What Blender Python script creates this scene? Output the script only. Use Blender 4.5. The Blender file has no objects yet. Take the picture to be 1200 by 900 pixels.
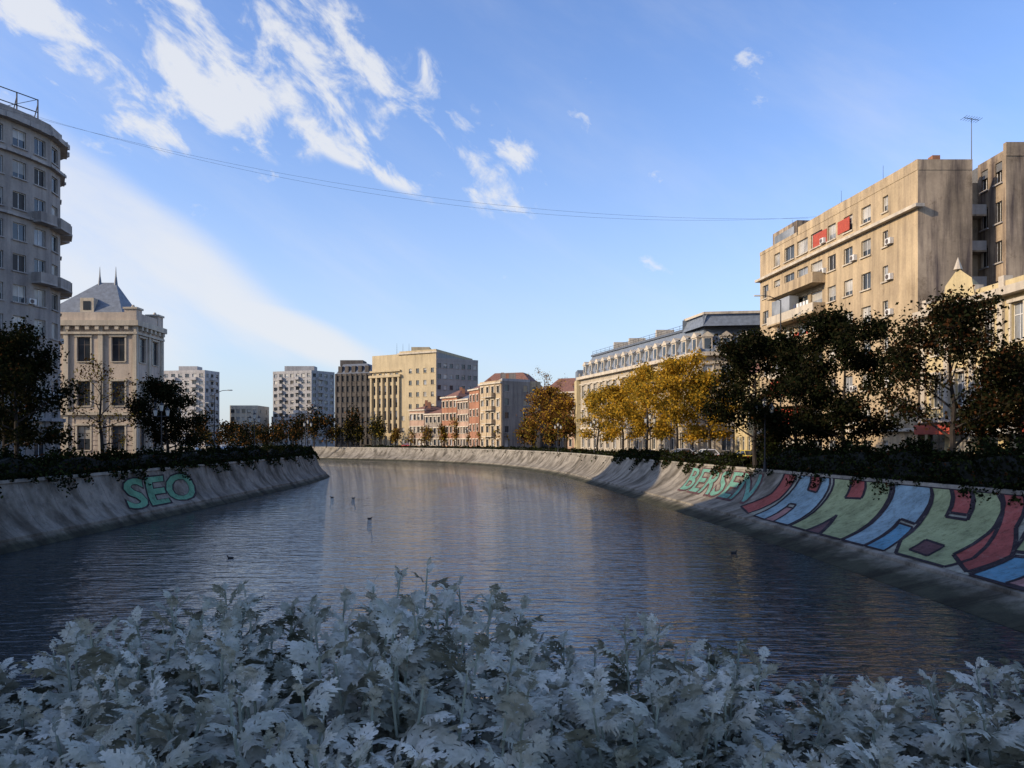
import bpy, bmesh, math, random
import numpy as np
from mathutils import Vector
from mathutils.geometry import tessellate_polygon
random.seed(7)
scene=bpy.context.scene
COL=scene.collection
scene.view_settings.view_transform='Standard'
scene.view_settings.look='None'
scene.view_settings.exposure=0
STREET=3.7
EYE=6.3
# ------------------------------------------------------------------ materials
MATS={}
def nt(name):
    m=bpy.data.materials.new(name); m.use_nodes=True
    t=m.node_tree; b=t.nodes['Principled BSDF']
    return m,t,b
def ramp(t,fac,stops):
    r=t.nodes.new('ShaderNodeValToRGB')
    e=r.color_ramp.elements
    while len(e)<len(stops): e.new(0.5)
    for i,(p,c) in enumerate(stops):
        e[i].position=p; e[i].color=(*c,1)
    t.links.new(fac,r.inputs[0]); return r.outputs[0]
def noise(t,scale,detail=4,mapscale=(1,1,1),rough=.6,coord='Object',dist=0):
    tc=t.nodes.new('ShaderNodeTexCoord'); mp=t.nodes.new('ShaderNodeMapping')
    mp.inputs['Scale'].default_value=mapscale
    n=t.nodes.new('ShaderNodeTexNoise'); n.inputs['Scale'].default_value=scale
    n.inputs['Detail'].default_value=detail; n.inputs['Roughness'].default_value=rough; n.inputs['Distortion'].default_value=dist
    t.links.new(tc.outputs[coord],mp.inputs[0]); t.links.new(mp.outputs[0],n.inputs['Vector'])
    return n.outputs['Fac']
def mulcol(t,a,b,f=1.0):
    m=t.nodes.new('ShaderNodeMix'); m.data_type='RGBA'; m.blend_type='MULTIPLY'
    m.inputs[0].default_value=f
    t.links.new(a,m.inputs[6]); t.links.new(b,m.inputs[7]); return m.outputs[2]
def plaster(name,c,var=.25,streak=.45,rough=.9):
    m,t,b=nt(name)
    d=tuple(x*(1-var) for x in c); l=tuple(min(1,x*(1+var*.6)) for x in c)
    base=ramp(t,noise(t,.25,5),[(.3,d),(.7,l)])
    st=ramp(t,noise(t,1.0,5,(1.3,1.3,.12)),[(.32,(1-streak,1-streak,1-streak*.9)),(.58,(1,1,1))])
    o=mulcol(t,base,st)
    fine=ramp(t,noise(t,5,3),[(.3,(.86,.86,.86)),(.7,(1,1,1))])
    o=mulcol(t,o,fine)
    # patches of repair and damp
    o=mulcol(t,o,ramp(t,noise(t,.55,6,(1,1,.8),.75,dist=.6),[(.36,(.72,.70,.68)),(.44,(1,1,1))]),min(1,streak*1.3))
    t.links.new(o,b.inputs['Base Color']); b.inputs['Roughness'].default_value=rough; b.inputs['Specular IOR Level'].default_value=.25
    bp=t.nodes.new('ShaderNodeBump'); bp.inputs['Strength'].default_value=.25; bp.inputs['Distance'].default_value=.04
    t.links.new(noise(t,8,3),bp.inputs['Height']); t.links.new(bp.outputs[0],b.inputs['Normal'])
    MATS[name]=m; return m
def simple(name,c,rough=.6,metal=0,var=.15,scale=3):
    m,t,b=nt(name)
    o=ramp(t,noise(t,scale,3),[(.3,tuple(x*(1-var) for x in c)),(.7,tuple(min(1,x*(1+var)) for x in c))])
    t.links.new(o,b.inputs['Base Color']); b.inputs['Roughness'].default_value=rough; b.inputs['Metallic'].default_value=metal
    MATS[name]=m; return m
def glassmat(name,c,rough=.08):
    m,t,b=nt(name)
    o=ramp(t,noise(t,.35,2),[(.35,tuple(x*.6 for x in c)),(.65,tuple(x*1.5 for x in c))])
    t.links.new(o,b.inputs['Base Color']); b.inputs['Roughness'].default_value=rough
    b.inputs['Specular IOR Level'].default_value=.6
    MATS[name]=m; return m
def leafmat(name,c,trans=.3,var=.5,scale=.8):
    m=bpy.data.materials.new(name); m.use_nodes=True; t=m.node_tree; t.nodes.clear()
    out=t.nodes.new('ShaderNodeOutputMaterial'); d=t.nodes.new('ShaderNodeBsdfDiffuse'); tr=t.nodes.new('ShaderNodeBsdfTranslucent')
    mx=t.nodes.new('ShaderNodeMixShader'); mx.inputs[0].default_value=trans
    o=ramp(t,noise(t,scale,4),[(.3,tuple(x*(1-var) for x in c)),(.7,tuple(x*(1+var) for x in c))])
    t.links.new(o,d.inputs[0]); t.links.new(o,tr.inputs[0])
    t.links.new(d.outputs[0],mx.inputs[1]); t.links.new(tr.outputs[0],mx.inputs[2]); t.links.new(mx.outputs[0],out.inputs[0])
    MATS[name]=m; return m
plaster('grey_plaster',(.36,.325,.29),.2,.35)
plaster('palace_stone',(.56,.47,.38),.15,.3)
plaster('tan_plaster',(.50,.385,.24),.2,.4)
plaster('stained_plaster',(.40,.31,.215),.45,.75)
plaster('cream_plaster',(.58,.47,.26),.15,.3)
plaster('pale_trim',(.58,.51,.40),.12,.3)
plaster('grey_trim',(.42,.39,.36),.12,.3)
plaster('mansard_wall',(.44,.38,.29),.15,.3)
plaster('tower_concrete',(.40,.39,.38),.12,.25)
plaster('tower_pale',(.50,.47,.44),.12,.25)
plaster('dark_stone',(.12,.105,.09),.3,.4)
plaster('beige_stone',(.50,.405,.25),.12,.2)
plaster('beige_shaded',(.34,.32,.29),.12,.2)  # greyer copy of beige_stone, shade painted on faces turned from the sun
plaster('brick_orange',(.36,.17,.10),.2,.3)
plaster('pink_plaster',(.43,.29,.21),.2,.3)
plaster('drab_plaster',(.30,.255,.21),.2,.4)
simple('slate',(.09,.105,.13),.6,0,.25,2)
simple('slate_pale',(.14,.165,.20),.6,0,.25,2)
simple('roof_red',(.17,.08,.055),.8,0,.3,2)
simple('roof_flat',(.12,.12,.12),.9)
simple('white_frame',(.60,.59,.56),.5)
simple('dark_frame',(.09,.07,.06),.6)
simple('iron',(.03,.03,.035),.5,.4)
simple('red_panel',(.38,.06,.03),.7)
simple('awning_white',(.7,.68,.64),.8)
simple('lamp_glass',(.55,.55,.5),.3)
glassmat('glass',(.035,.042,.05)); glassmat('glass_pale',(.20,.21,.22),.15); glassmat('curtain',(.34,.32,.28),.3); glassmat('void',(.015,.013,.012),.6)
simple('bark',(.028,.022,.018),.95,0,.3,6)
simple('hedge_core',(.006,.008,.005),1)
leafmat('leaf_dark',(.011,.014,.006),.2); leafmat('leaf_dark2',(.022,.019,.009),.2); leafmat('leaf_rust',(.060,.026,.011),.25)
leafmat('leaf_yellow',(.54,.32,.035),.4,.35); leafmat('leaf_olive',(.28,.20,.03),.4,.4); leafmat('leaf_green',(.030,.040,.012),.25); leafmat('leaf_brown',(.16,.075,.022),.3)
# ------------------------------------------------------------------ mesh builder
class MB:
    def __init__(s): s.d={}
    def add(s,mat,vs,fs):
        V,F=s.d.setdefault(mat,([],[])); k=len(V)
        V.extend(tuple(v) for v in vs); F.extend(tuple(i+k for i in f) for f in fs)
    def quad(s,mat,a,b,c,d): s.add(mat,[a,b,c,d],[(0,1,2,3)])
    def box8(s,mat,p):
        s.add(mat,p,[(3,2,1,0),(4,5,6,7),(0,1,5,4),(1,2,6,5),(2,3,7,6),(3,0,4,7)])
    def box(s,mat,x0,x1,y0,y1,z0,z1):
        s.box8(mat,[(x0,y0,z0),(x1,y0,z0),(x1,y1,z0),(x0,y1,z0),(x0,y0,z1),(x1,y0,z1),(x1,y1,z1),(x0,y1,z1)])
    def tube(s,mat,p0,p1,r0,r1,n=6,cap=True):
        p0=Vector(p0);p1=Vector(p1); d=(p1-p0)
        if d.length<1e-6: return
        d.normalize(); u=d.orthogonal().normalized(); w=d.cross(u)
        vs=[]
        for p,r in((p0,r0),(p1,r1)):
            for i in range(n):
                a=2*math.pi*i/n; vs.append(p+u*(r*math.cos(a))+w*(r*math.sin(a)))
        fs=[(i,(i+1)%n,n+(i+1)%n,n+i) for i in range(n)]
        if cap: fs+=[tuple(range(n-1,-1,-1)),tuple(range(n,2*n))]
        s.add(mat,vs,fs)
    def cone(s,mat,c,r,z0,z1,n=12,r1=0.01):
        s.tube(mat,(c[0],c[1],z0),(c[0],c[1],z1),r,r1,n)
    def build(s,name,smooth=False,loc=(0,0,0),rot=0,names={}):
        e=bpy.data.objects.new(name,None); COL.objects.link(e)
        for mat,(V,F) in s.d.items():
            me=bpy.data.meshes.new(mat); me.from_pydata(V,[],F); me.materials.append(MATS[mat]); me.update()
            if smooth: me.polygons.foreach_set('use_smooth',[True]*len(me.polygons))
            o=bpy.data.objects.new(names.get(mat,mat+'_part'),me); COL.objects.link(o); o.parent=e
        e.location=loc; e.rotation_euler=(0,0,rot)
        return e
class Fr:
    def __init__(s,A,B):
        s.A=A; dx,dy=B[0]-A[0],B[1]-A[1]; s.L=math.hypot(dx,dy); s.d=(dx/s.L,dy/s.L); s.n=(s.d[1],-s.d[0])
    def P(s,a,z,o=0): return (s.A[0]+s.d[0]*a+s.n[0]*o, s.A[1]+s.d[1]*a+s.n[1]*o, z)
JIT=[0]
def fbox(mb,mat,F,s0,s1,z0,z1,o0,o1):
    JIT[0]=(JIT[0]+1)%17; j=JIT[0]*.0021; z0+=j; z1+=j; o1+=j*.7; s0-=j*.3; s1+=j*.3
    P=F.P
    mb.box8(mat,[P(s0,z0,o1),P(s1,z0,o1),P(s1,z0,o0),P(s0,z0,o0),P(s0,z1,o1),P(s1,z1,o1),P(s1,z1,o0),P(s0,z1,o0)])
def window(mb,F,a0,a1,b0,b1,depth,wm,frame='white_frame',mull=2,glass=None):
    P=F.P
    mb.quad(wm,P(a0,b0,0),P(a0,b1,0),P(a0,b1,-depth),P(a0,b0,-depth))
    mb.quad(wm,P(a1,b0,0),P(a1,b1,0),P(a1,b1,-depth),P(a1,b0,-depth))
    mb.quad(wm,P(a0,b0,0),P(a1,b0,0),P(a1,b0,-depth),P(a0,b0,-depth))
    mb.quad(wm,P(a0,b1,0),P(a1,b1,0),P(a1,b1,-depth),P(a0,b1,-depth))
    g=glass or random.choices(['glass','glass_pale','curtain','void'],[6,2,1.2,1])[0]
    mb.quad(g,P(a0,b0,-depth),P(a1,b0,-depth),P(a1,b1,-depth),P(a0,b1,-depth))
    if g!='void' and random.random()<.3:
        h=(b1-b0)*random.uniform(.25,.7)
        mb.quad('curtain',P(a0+.05,b1-h,-depth+.006),P(a1-.05,b1-h,-depth+.006),P(a1-.05,b1-.05,-depth+.006),P(a0+.05,b1-.05,-depth+.006))
    o=-depth+.04; w=.07
    def bar(x0,x1,y0,y1): mb.quad(frame,P(x0,y0,o),P(x1,y0,o),P(x1,y1,o),P(x0,y1,o))
    if mull:
        bar(a0,a0+w,b0,b1);bar(a1-w,a1,b0,b1);bar(a0+w,a1-w,b0,b0+w);bar(a0+w,a1-w,b1-w,b1)
        for k in range(1,mull):
            x=a0+(a1-a0)*k/mull; bar(x-w/2,x+w/2,b0+w,b1-w)
        if b1-b0>1.9:
            o+=.004; bar(a0+w,a1-w,b0+(b1-b0)*.68,b0+(b1-b0)*.68+w)
def facade(mb,A,B,z0,z1,cols,floors,ww=1.2,wh=1.6,sill=.9,skip=None,mull=2,depth=.22,wm='grey_plaster',tm='grey_trim',surround=False,balc=None,wfun=None,frame='white_frame',ac=0,sills=True,pil=False,glass=None):
    F=Fr(A,B); P=F.P
    if not cols:
        mb.quad(wm,P(0,z0),P(F.L,z0),P(F.L,z1),P(0,z1)); return F
    cw=F.L/cols; fh=(z1-z0)/floors
    for f in range(floors):
        zb=z0+f*fh; zt=zb+fh
        for c in range(cols):
            s0=c*cw; s1=s0+cw
            if skip and skip(c,f):
                mb.quad(wm,P(s0,zb),P(s1,zb),P(s1,zt),P(s0,zt)); continue
            w,h,sl=ww,wh,sill
            if wfun: w,h,sl=wfun(c,f)
            w=min(w,cw-.2); h=min(h,fh-sl-.15)
            m=(s0+s1)/2; a0,a1=m-w/2,m+w/2; b0=zb+sl; b1=b0+h
            mb.quad(wm,P(s0,zb),P(a0,zb),P(a0,zt),P(s0,zt)); mb.quad(wm,P(a1,zb),P(s1,zb),P(s1,zt),P(a1,zt))
            mb.quad(wm,P(a0,zb),P(a1,zb),P(a1,b0),P(a0,b0)); mb.quad(wm,P(a0,b1),P(a1,b1),P(a1,zt),P(a0,zt))
            window(mb,F,a0,a1,b0,b1,depth,wm,frame,mull,glass)
            if sills: fbox(mb,tm,F,a0-.12,a1+.12,b0-.13,b0-.01,-.05,.14)
            if surround:
                fbox(mb,tm,F,a0-.22,a0-.03,b0,b1+.03,-.05,.09); fbox(mb,tm,F,a1+.03,a1+.22,b0,b1+.03,-.05,.09)
                fbox(mb,tm,F,a0-.32,a1+.32,b1+.05,b1+.3,-.05,.2)
            if balc and balc(c,f):
                bs0,bs1=s0+.12,s1-.12
                fbox(mb,tm,F,bs0,bs1,zb-.12,zb+.06,-.05,1.15)
                fbox(mb,wm,F,bs0,bs1,zb+.06,zb+1.0,1.03,1.13)
                fbox(mb,wm,F,bs0,bs0+.1,zb+.06,zb+1.0,0,1.02); fbox(mb,wm,F,bs1-.1,bs1,zb+.06,zb+1.0,0,1.02)
            elif ac and random.random()<ac:
                fbox(mb,'white_frame',F,a1+.1,a1+.9,b0+.0,b0+.55,.02,.36)
                mb.tube('dark_frame',P(a1+.4,b0+.28,.37),P(a1+.4,b0+.28,.40),.22,.22,10)
        if pil:
            for c in range(cols+1): fbox(mb,tm,F,c*cw-.3,c*cw+.3,zb,zt,-.1,.22)
    return F
def cornice(mb,A,B,z,h,o,mat):
    F=Fr(A,B); fbox(mb,mat,F,-o,F.L+o,z,z+h,-.3,o)
def inset(poly,d):
    n=len(poly); out=[]
    for i in range(n):
        p0,p1,p2=poly[i-1],poly[i],poly[(i+1)%n]
        F1=Fr(p0,p1);F2=Fr(p1,p2)
        a=F1.P(0,0,-d);b=F2.P(0,0,-d)
        cr=F1.d[0]*F2.d[1]-F1.d[1]*F2.d[0]
        if abs(cr)<1e-4: q=F2.P(0,0,-d); out.append((q[0],q[1])); continue
        t=((b[0]-a[0])*F2.d[1]-(b[1]-a[1])*F2.d[0])/cr
        out.append((a[0]+F1.d[0]*t,a[1]+F1.d[1]*t))
    return out
def cap(mb,mat,poly,z):
    tr=tessellate_polygon([[Vector((p[0],p[1],0)) for p in poly]])
    mb.add(mat,[(p[0],p[1],z) for p in poly],[tuple(t) for t in tr])
def slope_roof(mb,mat,poly,z0,z1,d):
    q=inset(poly,d); n=len(poly)
    for i in range(n):
        j=(i+1)%n
        mb.quad(mat,(*poly[i],z0),(*poly[j],z0),(*q[j],z1),(*q[i],z1))
    cap(mb,'roof_flat',q,z1)
    return q
def parapet(mb,mat,poly,z,h,t=.3):
    for i in range(len(poly)):
        F=Fr(poly[i],poly[(i+1)%len(poly)]); fbox(mb,mat,F,0,F.L,z-.05,z+h,-t,.02)
# ------------------------------------------------------------------ river geometry
def catmull(rows,sub=14):
    R=[np.array(r,float) for r in rows]; R=[2*R[0]-R[1]]+R+[2*R[-1]-R[-2]]
    out=[]
    for i in range(1,len(R)-2):
        for k in range(sub):
            t=k/sub; p0,p1,p2,p3=R[i-1],R[i],R[i+1],R[i+2]
            out.append(.5*((2*p1)+(-p0+p2)*t+(2*p0-5*p1+4*p2-p3)*t*t+(-p0+3*p1-3*p2+p3)*t**3))
    out.append(R[-2]); return np.array(out)
right_rows=[(17.4,-60,27,-60),(17.3,-30,26.8,-30),(17.2,-5,26.4,-5),(16.9,18,25.7,18),(16.2,38,24.2,38),(14.9,62,21.3,62),(12.9,88,18.2,88),(10.9,112,15.2,112),(7.6,140,11.6,141),(1,170,4.5,173),(-9.5,197,-6.5,201.5),(-25,221,-22.5,226),(-45,240,-43,246),(-80,262,-79,269),(-160,288,-160,295),(-400,310,-400,317),(-1500,330,-1500,337)]
left_rows=[(-27.6,-60,-30.4,-60),(-27.6,-30,-30.4,-30),(-27.7,0,-30.4,0),(-27.9,30,-30.4,30),(-28,60,-30.5,60),(-28.3,90,-30.7,90),(-29,118,-31.2,117),(-31.5,137,-33.2,134),(-38,151,-39.5,147),(-55,167,-56,162),(-100,188,-100,183),(-200,205,-200,200),(-500,225,-500,220),(-1500,240,-1500,235)]
RR=catmull(right_rows); LR=catmull(left_rows)
prof=[(-.03,-1.2),(0,0.02),(.24,.50),(.245,.66),(.36,.86),(.48,1.13),(.60,1.50),(.70,1.90),(.79,2.33),(.87,2.80),(.93,3.22),(.97,3.52),(1.0,3.72)]
def concrete(name,c,band=True):
    m,t,b=nt(name)
    o=ramp(t,noise(t,.35,6),[(.28,tuple(x*.48 for x in c)),(.5,c),(.72,tuple(x*1.25 for x in c))])
    o=mulcol(t,o,ramp(t,noise(t,2.2,6,(.5,.5,.5),.75),[(.3,(.5,.5,.5)),(.55,(1,1,1))]))
    o=mulcol(t,o,ramp(t,noise(t,12,3),[(.3,(.8,.8,.8)),(.7,(1,1,1))]))
    if band:
        uv=t.nodes.new('ShaderNodeUVMap'); sp=t.nodes.new('ShaderNodeSeparateXYZ'); t.links.new(uv.outputs[0],sp.inputs[0])
        def mth(op,a,bv=None):
            n=t.nodes.new('ShaderNodeMath'); n.operation=op
            t.links.new(a,n.inputs[0])
            if bv is not None: n.inputs[1].default_value=bv
            return n.outputs[0]
        f=mth('FRACT',mth('DIVIDE',sp.outputs[0],3.2))
        o=mulcol(t,o,ramp(t,f,[(0,(.42,.42,.42)),(.022,(1,1,1))]))
        mp=t.nodes.new('ShaderNodeMapping'); mp.inputs['Scale'].default_value=(.55,.3,1); t.links.new(uv.outputs[0],mp.inputs[0])
        nn=t.nodes.new('ShaderNodeTexNoise'); nn.inputs['Scale'].default_value=1.1; nn.inputs['Detail'].default_value=8; nn.inputs['Distortion'].default_value=.4; t.links.new(mp.outputs[0],nn.inputs['Vector'])
        o=mulcol(t,o,ramp(t,nn.outputs['Fac'],[(.36,(.45,.43,.40)),(.54,(1,1,1))]))
        geo=t.nodes.new('ShaderNodeNewGeometry'); s2=t.nodes.new('ShaderNodeSeparateXYZ'); t.links.new(geo.outputs['Position'],s2.inputs[0])
        nz=noise(t,1.2,4); ad=t.nodes.new('ShaderNodeMath'); ad.operation='MULTIPLY_ADD'; t.links.new(nz,ad.inputs[0]); ad.inputs[1].default_value=-.5; t.links.new(s2.outputs[2],ad.inputs[2])
        o=mulcol(t,o,ramp(t,ad.outputs[0],[(0,(.20,.22,.17)),(.12,(.45,.46,.40)),(.34,(1,1,1))]))
    t.links.new(o,b.inputs['Base Color']); b.inputs['Roughness'].default_value=.9; b.inputs['Specular IOR Level'].default_value=.2
    bp=t.nodes.new('ShaderNodeBump'); bp.inputs['Strength'].default_value=.5; bp.inputs['Distance'].default_value=.05
    t.links.new(noise(t,4,6),bp.inputs['Height']); t.links.new(bp.outputs[0],b.inputs['Normal'])
    MATS[name]=m; return m
concrete('bank_concrete',(.29,.26,.21)); concrete('coping_concrete',(.36,.33,.28),False); concrete('planter_concrete',(.25,.24,.22),False)
def bank(name,R,sgn):
    V=[];F=[];UV=[]; n=len(prof); s=0
    for i,r in enumerate(R):
        if i: s+=math.hypot(R[i][0]-R[i-1][0],R[i][1]-R[i-1][1])
        for h,z in prof:
            V.append((r[0]+(r[2]-r[0])*h, r[1]+(r[3]-r[1])*h, z)); UV.append((s,z))
    for i in range(len(R)-1):
        for j in range(n-1):
            a=i*n+j; F.append((a,a+1,a+n+1,a+n) if sgn>0 else (a,a+n,a+n+1,a+1))
    me=bpy.data.meshes.new(name); me.from_pydata(V,[],F); me.materials.append(MATS['bank_concrete'])
    uvl=me.uv_layers.new(name='UVMap')
    for l in me.loops: uvl.data[l.index].uv=UV[l.vertex_index]
    o=bpy.data.objects.new(name,me); COL.objects.link(o)
    mb=MB()
    for i in range(len(R)-1):
        a,b=R[i],R[i+1]
        if abs(a[2])>420: continue
        pa=np.array([a[2]-a[0],a[3]-a[1]]); pa/=np.linalg.norm(pa); pb=np.array([b[2]-b[0],b[3]-b[1]]); pb/=np.linalg.norm(pb)
        q=[(a[2]-pa[0]*.12,a[3]-pa[1]*.12),(b[2]-pb[0]*.12,b[3]-pb[1]*.12),(b[2]+pb[0]*.3,b[3]+pb[1]*.3),(a[2]+pa[0]*.3,a[3]+pa[1]*.3)]
        z0,z1=3.66,3.86
        v=[(*p,z0) for p in q]+[(*p,z1) for p in q]
        mb.add('coping_concrete',v,[(4,5,6,7),(0,1,5,4),(2,3,7,6)])
    mb.build('wall_coping')
bank('river_bank',RR,1); bank('river_bank',LR,-1)
def tess_ground():
    simple('ground_soil',(.10,.095,.08),.95,0,.3,.5)
    Rp=[(r[2],r[3]) for r in RR]; Lp=[(r[2],r[3]) for r in LR]
    polyR=Rp+[(-6000,337),(-6000,9000),(6000,9000),(6000,-60)]
    polyL=Lp+[(-6000,235),(-6000,-60)]
    V=[];F=[]
    for p in(polyR,polyL):
        k=len(V); V+= [(x,y,STREET) for x,y in p]
        tr=tessellate_polygon([[Vector((x,y,0)) for x,y in p]])
        F+=[tuple(i+k for i in t) for t in tr]
    me=bpy.data.meshes.new('ground'); me.from_pydata(V,[],F); me.materials.append(MATS['ground_soil'])
    o=bpy.data.objects.new('ground',me); COL.objects.link(o)
    bm=bmesh.new(); bm.from_mesh(me); bm.normal_update()
    for f in bm.faces:
        if f.normal.z<0: f.normal_flip()
    bm.to_mesh(me); bm.free()
tess_ground()
simple('asphalt',(.05,.05,.052),.9,0,.2,2); simple('paving',(.24,.23,.21),.9,0,.2,2); simple('road_paint',(.7,.7,.68),.7)
def offs(R,o):
    out=[]
    for a in R:
        p=np.array([a[2]-a[0],a[3]-a[1]]); p/=np.linalg.norm(p); out.append((a[2]+p[0]*o,a[3]+p[1]*o))
    return out
def strip(name,R,o0,o1,z,mat,thick=0,lim=170):
    a=offs(R,o0); b=offs(R,o1); mb=MB()
    for i in range(len(R)-1):
        if abs(R[i][2])>lim: continue
        mb.quad(mat,(*a[i],z),(*a[i+1],z),(*b[i+1],z),(*b[i],z))
        if thick:
            mb.quad(mat,(*a[i],z),(*a[i+1],z),(*a[i+1],z-thick),(*a[i],z-thick)); mb.quad(mat,(*b[i],z),(*b[i+1],z),(*b[i+1],z-thick),(*b[i],z-thick))
    mb.build(name)
for R in(RR,LR):
    strip('pavement',R,2.6,4.2,STREET+.13,'paving',.13)
    strip('road',R,4.2,10.2,STREET+.006,'asphalt')
    strip('road_marking',R,7.1,7.25,STREET+.012,'road_paint')
def water():
    m,t,b=nt('river_water')
    b.inputs['Base Color'].default_value=(.020,.032,.038,1); b.inputs['Roughness'].default_value=.015; b.inputs['IOR'].default_value=1.45
    n1=noise(t,1.0,2,(.45,1.3,1),.5,dist=.3); n2=noise(t,3.0,3,(.42,1.25,1),.5,dist=.2)
    n3=ramp(t,noise(t,.045,4,(1,.45,1)),[(.38,(.38,.38,.38)),(.60,(1,1,1))])
    def bump(h,d,prev=None):
        bp=t.nodes.new('ShaderNodeBump'); bp.inputs['Distance'].default_value=d
        t.links.new(h,bp.inputs['Height']); t.links.new(n3,bp.inputs['Strength'])
        if prev: t.links.new(prev,bp.inputs['Normal'])
        return bp.outputs[0]
    p=bump(n1,.17); p=bump(n2,.085,p)
    t.links.new(p,b.inputs['Normal'])
    MATS['river_water']=m
    me=bpy.data.meshes.new('river_water'); me.from_pydata([(-1600,-70,0),(40,-70,0),(40,345,0),(-1600,345,0)],[],[(0,1,2,3)]); me.materials.append(m)
    o=bpy.data.objects.new('river_water',me); COL.objects.link(o)
water()
# ------------------------------------------------------------------ graffiti on the banks
def paint(name,c):
    m,t,b=nt(name)
    o=ramp(t,noise(t,.6,6,rough=.7),[(.3,tuple(x*.6 for x in c)),(.55,c),(.8,tuple(min(1,x*1.2+.04) for x in c))])
    o=mulcol(t,o,ramp(t,noise(t,2.5,6,rough=.85),[(.34,(.5,.48,.45)),(.50,(1,1,1))]))
    al=ramp(t,noise(t,3.3,7,rough=.85),[(.31,(0,0,0)),(.43,(1,1,1))])
    mx=t.nodes.new('ShaderNodeMix'); mx.data_type='RGBA'; t.links.new(al,mx.inputs[0]); mx.inputs[6].default_value=(.20,.18,.15,1); t.links.new(o,mx.inputs[7])
    t.links.new(mx.outputs[2],b.inputs['Base Color']); b.inputs['Roughness'].default_value=.9; b.inputs['Specular IOR Level'].default_value=.2; MATS[name]=m
paint('paint_red',(.34,.085,.07)); paint('paint_blue',(.12,.27,.36)); paint('paint_teal',(.14,.31,.24)); paint('paint_olive',(.31,.34,.17)); paint('paint_black',(.035,.026,.03)); paint('paint_green',(.14,.32,.19)); paint('paint_pale',(.34,.33,.26)); paint('paint_maroon',(.12,.06,.06)); paint('paint_skyblue',(.24,.34,.37)); paint('paint_pink',(.36,.19,.17))
GP=[p for p in prof if p[1]>=.66]
def bank_pt(R,Y,v,off,sgn):
    x=v*(len(GP)-1); j=min(int(x),len(GP)-2); f=x-j
    h=GP[j][0]*(1-f)+GP[j+1][0]*f; z=GP[j][1]*(1-f)+GP[j+1][1]*f
    w=np.interp(Y,R[:100,1],R[:100,0]); tt=np.interp(Y,R[:100,1],R[:100,2])
    return (w+(tt-w)*h-sgn*off*.6, Y, z+off*.8)
def decal(shapes,R,sgn,name,skew=0):
    e=bpy.data.objects.new(name,None); COL.objects.link(e)
    ys=[y for y in R[:100,1] if 0<y<100]
    for k,(mat,V2,F2,layer) in enumerate(shapes):
        bm=bmesh.new(); vs=[bm.verts.new((y-skew*(1-v)**1.15,v*10,0)) for y,v in V2]
        for f in F2:
            try: bm.faces.new([vs[i] for i in f])
            except ValueError: pass
        for y in ys:
            bmesh.ops.bisect_plane(bm,geom=bm.verts[:]+bm.edges[:]+bm.faces[:],plane_co=(y,0,0),plane_no=(1,0,0))
        for j in range(1,len(GP)-1):
            bmesh.ops.bisect_plane(bm,geom=bm.verts[:]+bm.edges[:]+bm.faces[:],plane_co=(0,10*j/(len(GP)-1),0),plane_no=(0,1,0))
        bmesh.ops.triangulate(bm,faces=bm.faces[:])
        for v in bm.verts: v.co=bank_pt(R,v.co.x,v.co.y/10,.02+.010*layer,sgn)
        me=bpy.data.meshes.new('paint'); bm.to_mesh(me); bm.free(); me.materials.append(MATS[mat])
        o=bpy.data.objects.new('paint_shape',me); COL.objects.link(o); o.parent=e
def poly(mat,pts,layer=1): return (mat,pts,[tuple(range(len(pts)))],layer)
def X(x): return 62.5-x*3.3
def outline(pts,w=.09,layer=3,mat='paint_black'):
    out=[]
    for i in range(len(pts)-1):
        a=np.array(pts[i],float);b=np.array(pts[i+1],float); d=b-a; dd=np.array([d[0],d[1]*3]); L=np.hypot(*dd)+1e-6
        nx,ny=-dd[1]/L,dd[0]/L
        wx=nx*w; wy=ny*w/3
        q=[(a[0]+wx,a[1]+wy),(b[0]+wx,b[1]+wy),(b[0]-wx,b[1]-wy),(a[0]-wx,a[1]-wy)]
        out.append(poly(mat,[(X(x),min(.99,max(.01,y))) for x,y in q],layer+i*.2))
    return out
def PX(mat,pts,layer=1): return poly(mat,[(X(x),y) for x,y in pts],layer)
S=[]
def L(mat,pts,layer=1,w=.042):
    S.append(PX(mat,pts,layer)); S.extend(outline(list(pts)+[pts[0]],w,layer+.6))
S.append(PX('paint_pale',[(-.3,.10),(8.6,.02),(10.8,.02),(10.8,.94),(0.2,.94)],0))
L('paint_red',[(-1.1,.20),(-.3,.10),(.35,.45),(.75,.93),(.15,.93),(-.2,.5)],1)
L('paint_skyblue',[(.1,.08),(.75,.06),(.95,.40),(1.25,.40),(1.2,.06),(1.9,.06),(2.2,.93),(.95,.93)],1)
L('paint_pink',[(.75,.06),(1.2,.06),(1.25,.34),(.9,.34)],1.6,.03)
L('paint_red',[(1.35,.64),(1.75,.62),(1.85,.93),(1.4,.93)],2)
L('paint_olive',[(2.0,.06),(2.7,.05),(3.0,.36),(3.3,.05),(4.05,.05),(4.3,.93),(2.35,.93)],1.3)
L('paint_maroon',[(2.75,.05),(3.25,.05),(3.0,.30)],2,.03)
L('paint_red',[(2.9,.60),(3.45,.62),(3.5,.93),(3.0,.93)],2)
L('paint_skyblue',[(4.1,.05),(4.8,.05),(4.9,.45),(5.35,.42),(5.45,.93),(4.4,.93)],1)
L('paint_blue',[(4.85,.05),(5.4,.05),(5.35,.38),(4.95,.40)],1.6,.03)
L('paint_olive',[(5.4,.22),(5.7,.06),(6.9,.05),(7.15,.2),(7.0,.93),(6.45,.93),(6.45,.55),(5.95,.55),(5.95,.93),(5.45,.93)],1.4)
L('paint_red',[(5.98,.60),(6.42,.60),(6.42,.93),(5.98,.93)],2)
L('paint_maroon',[(5.85,.14),(6.35,.12),(6.4,.26),(5.9,.28)],2.2,.03)
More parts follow.
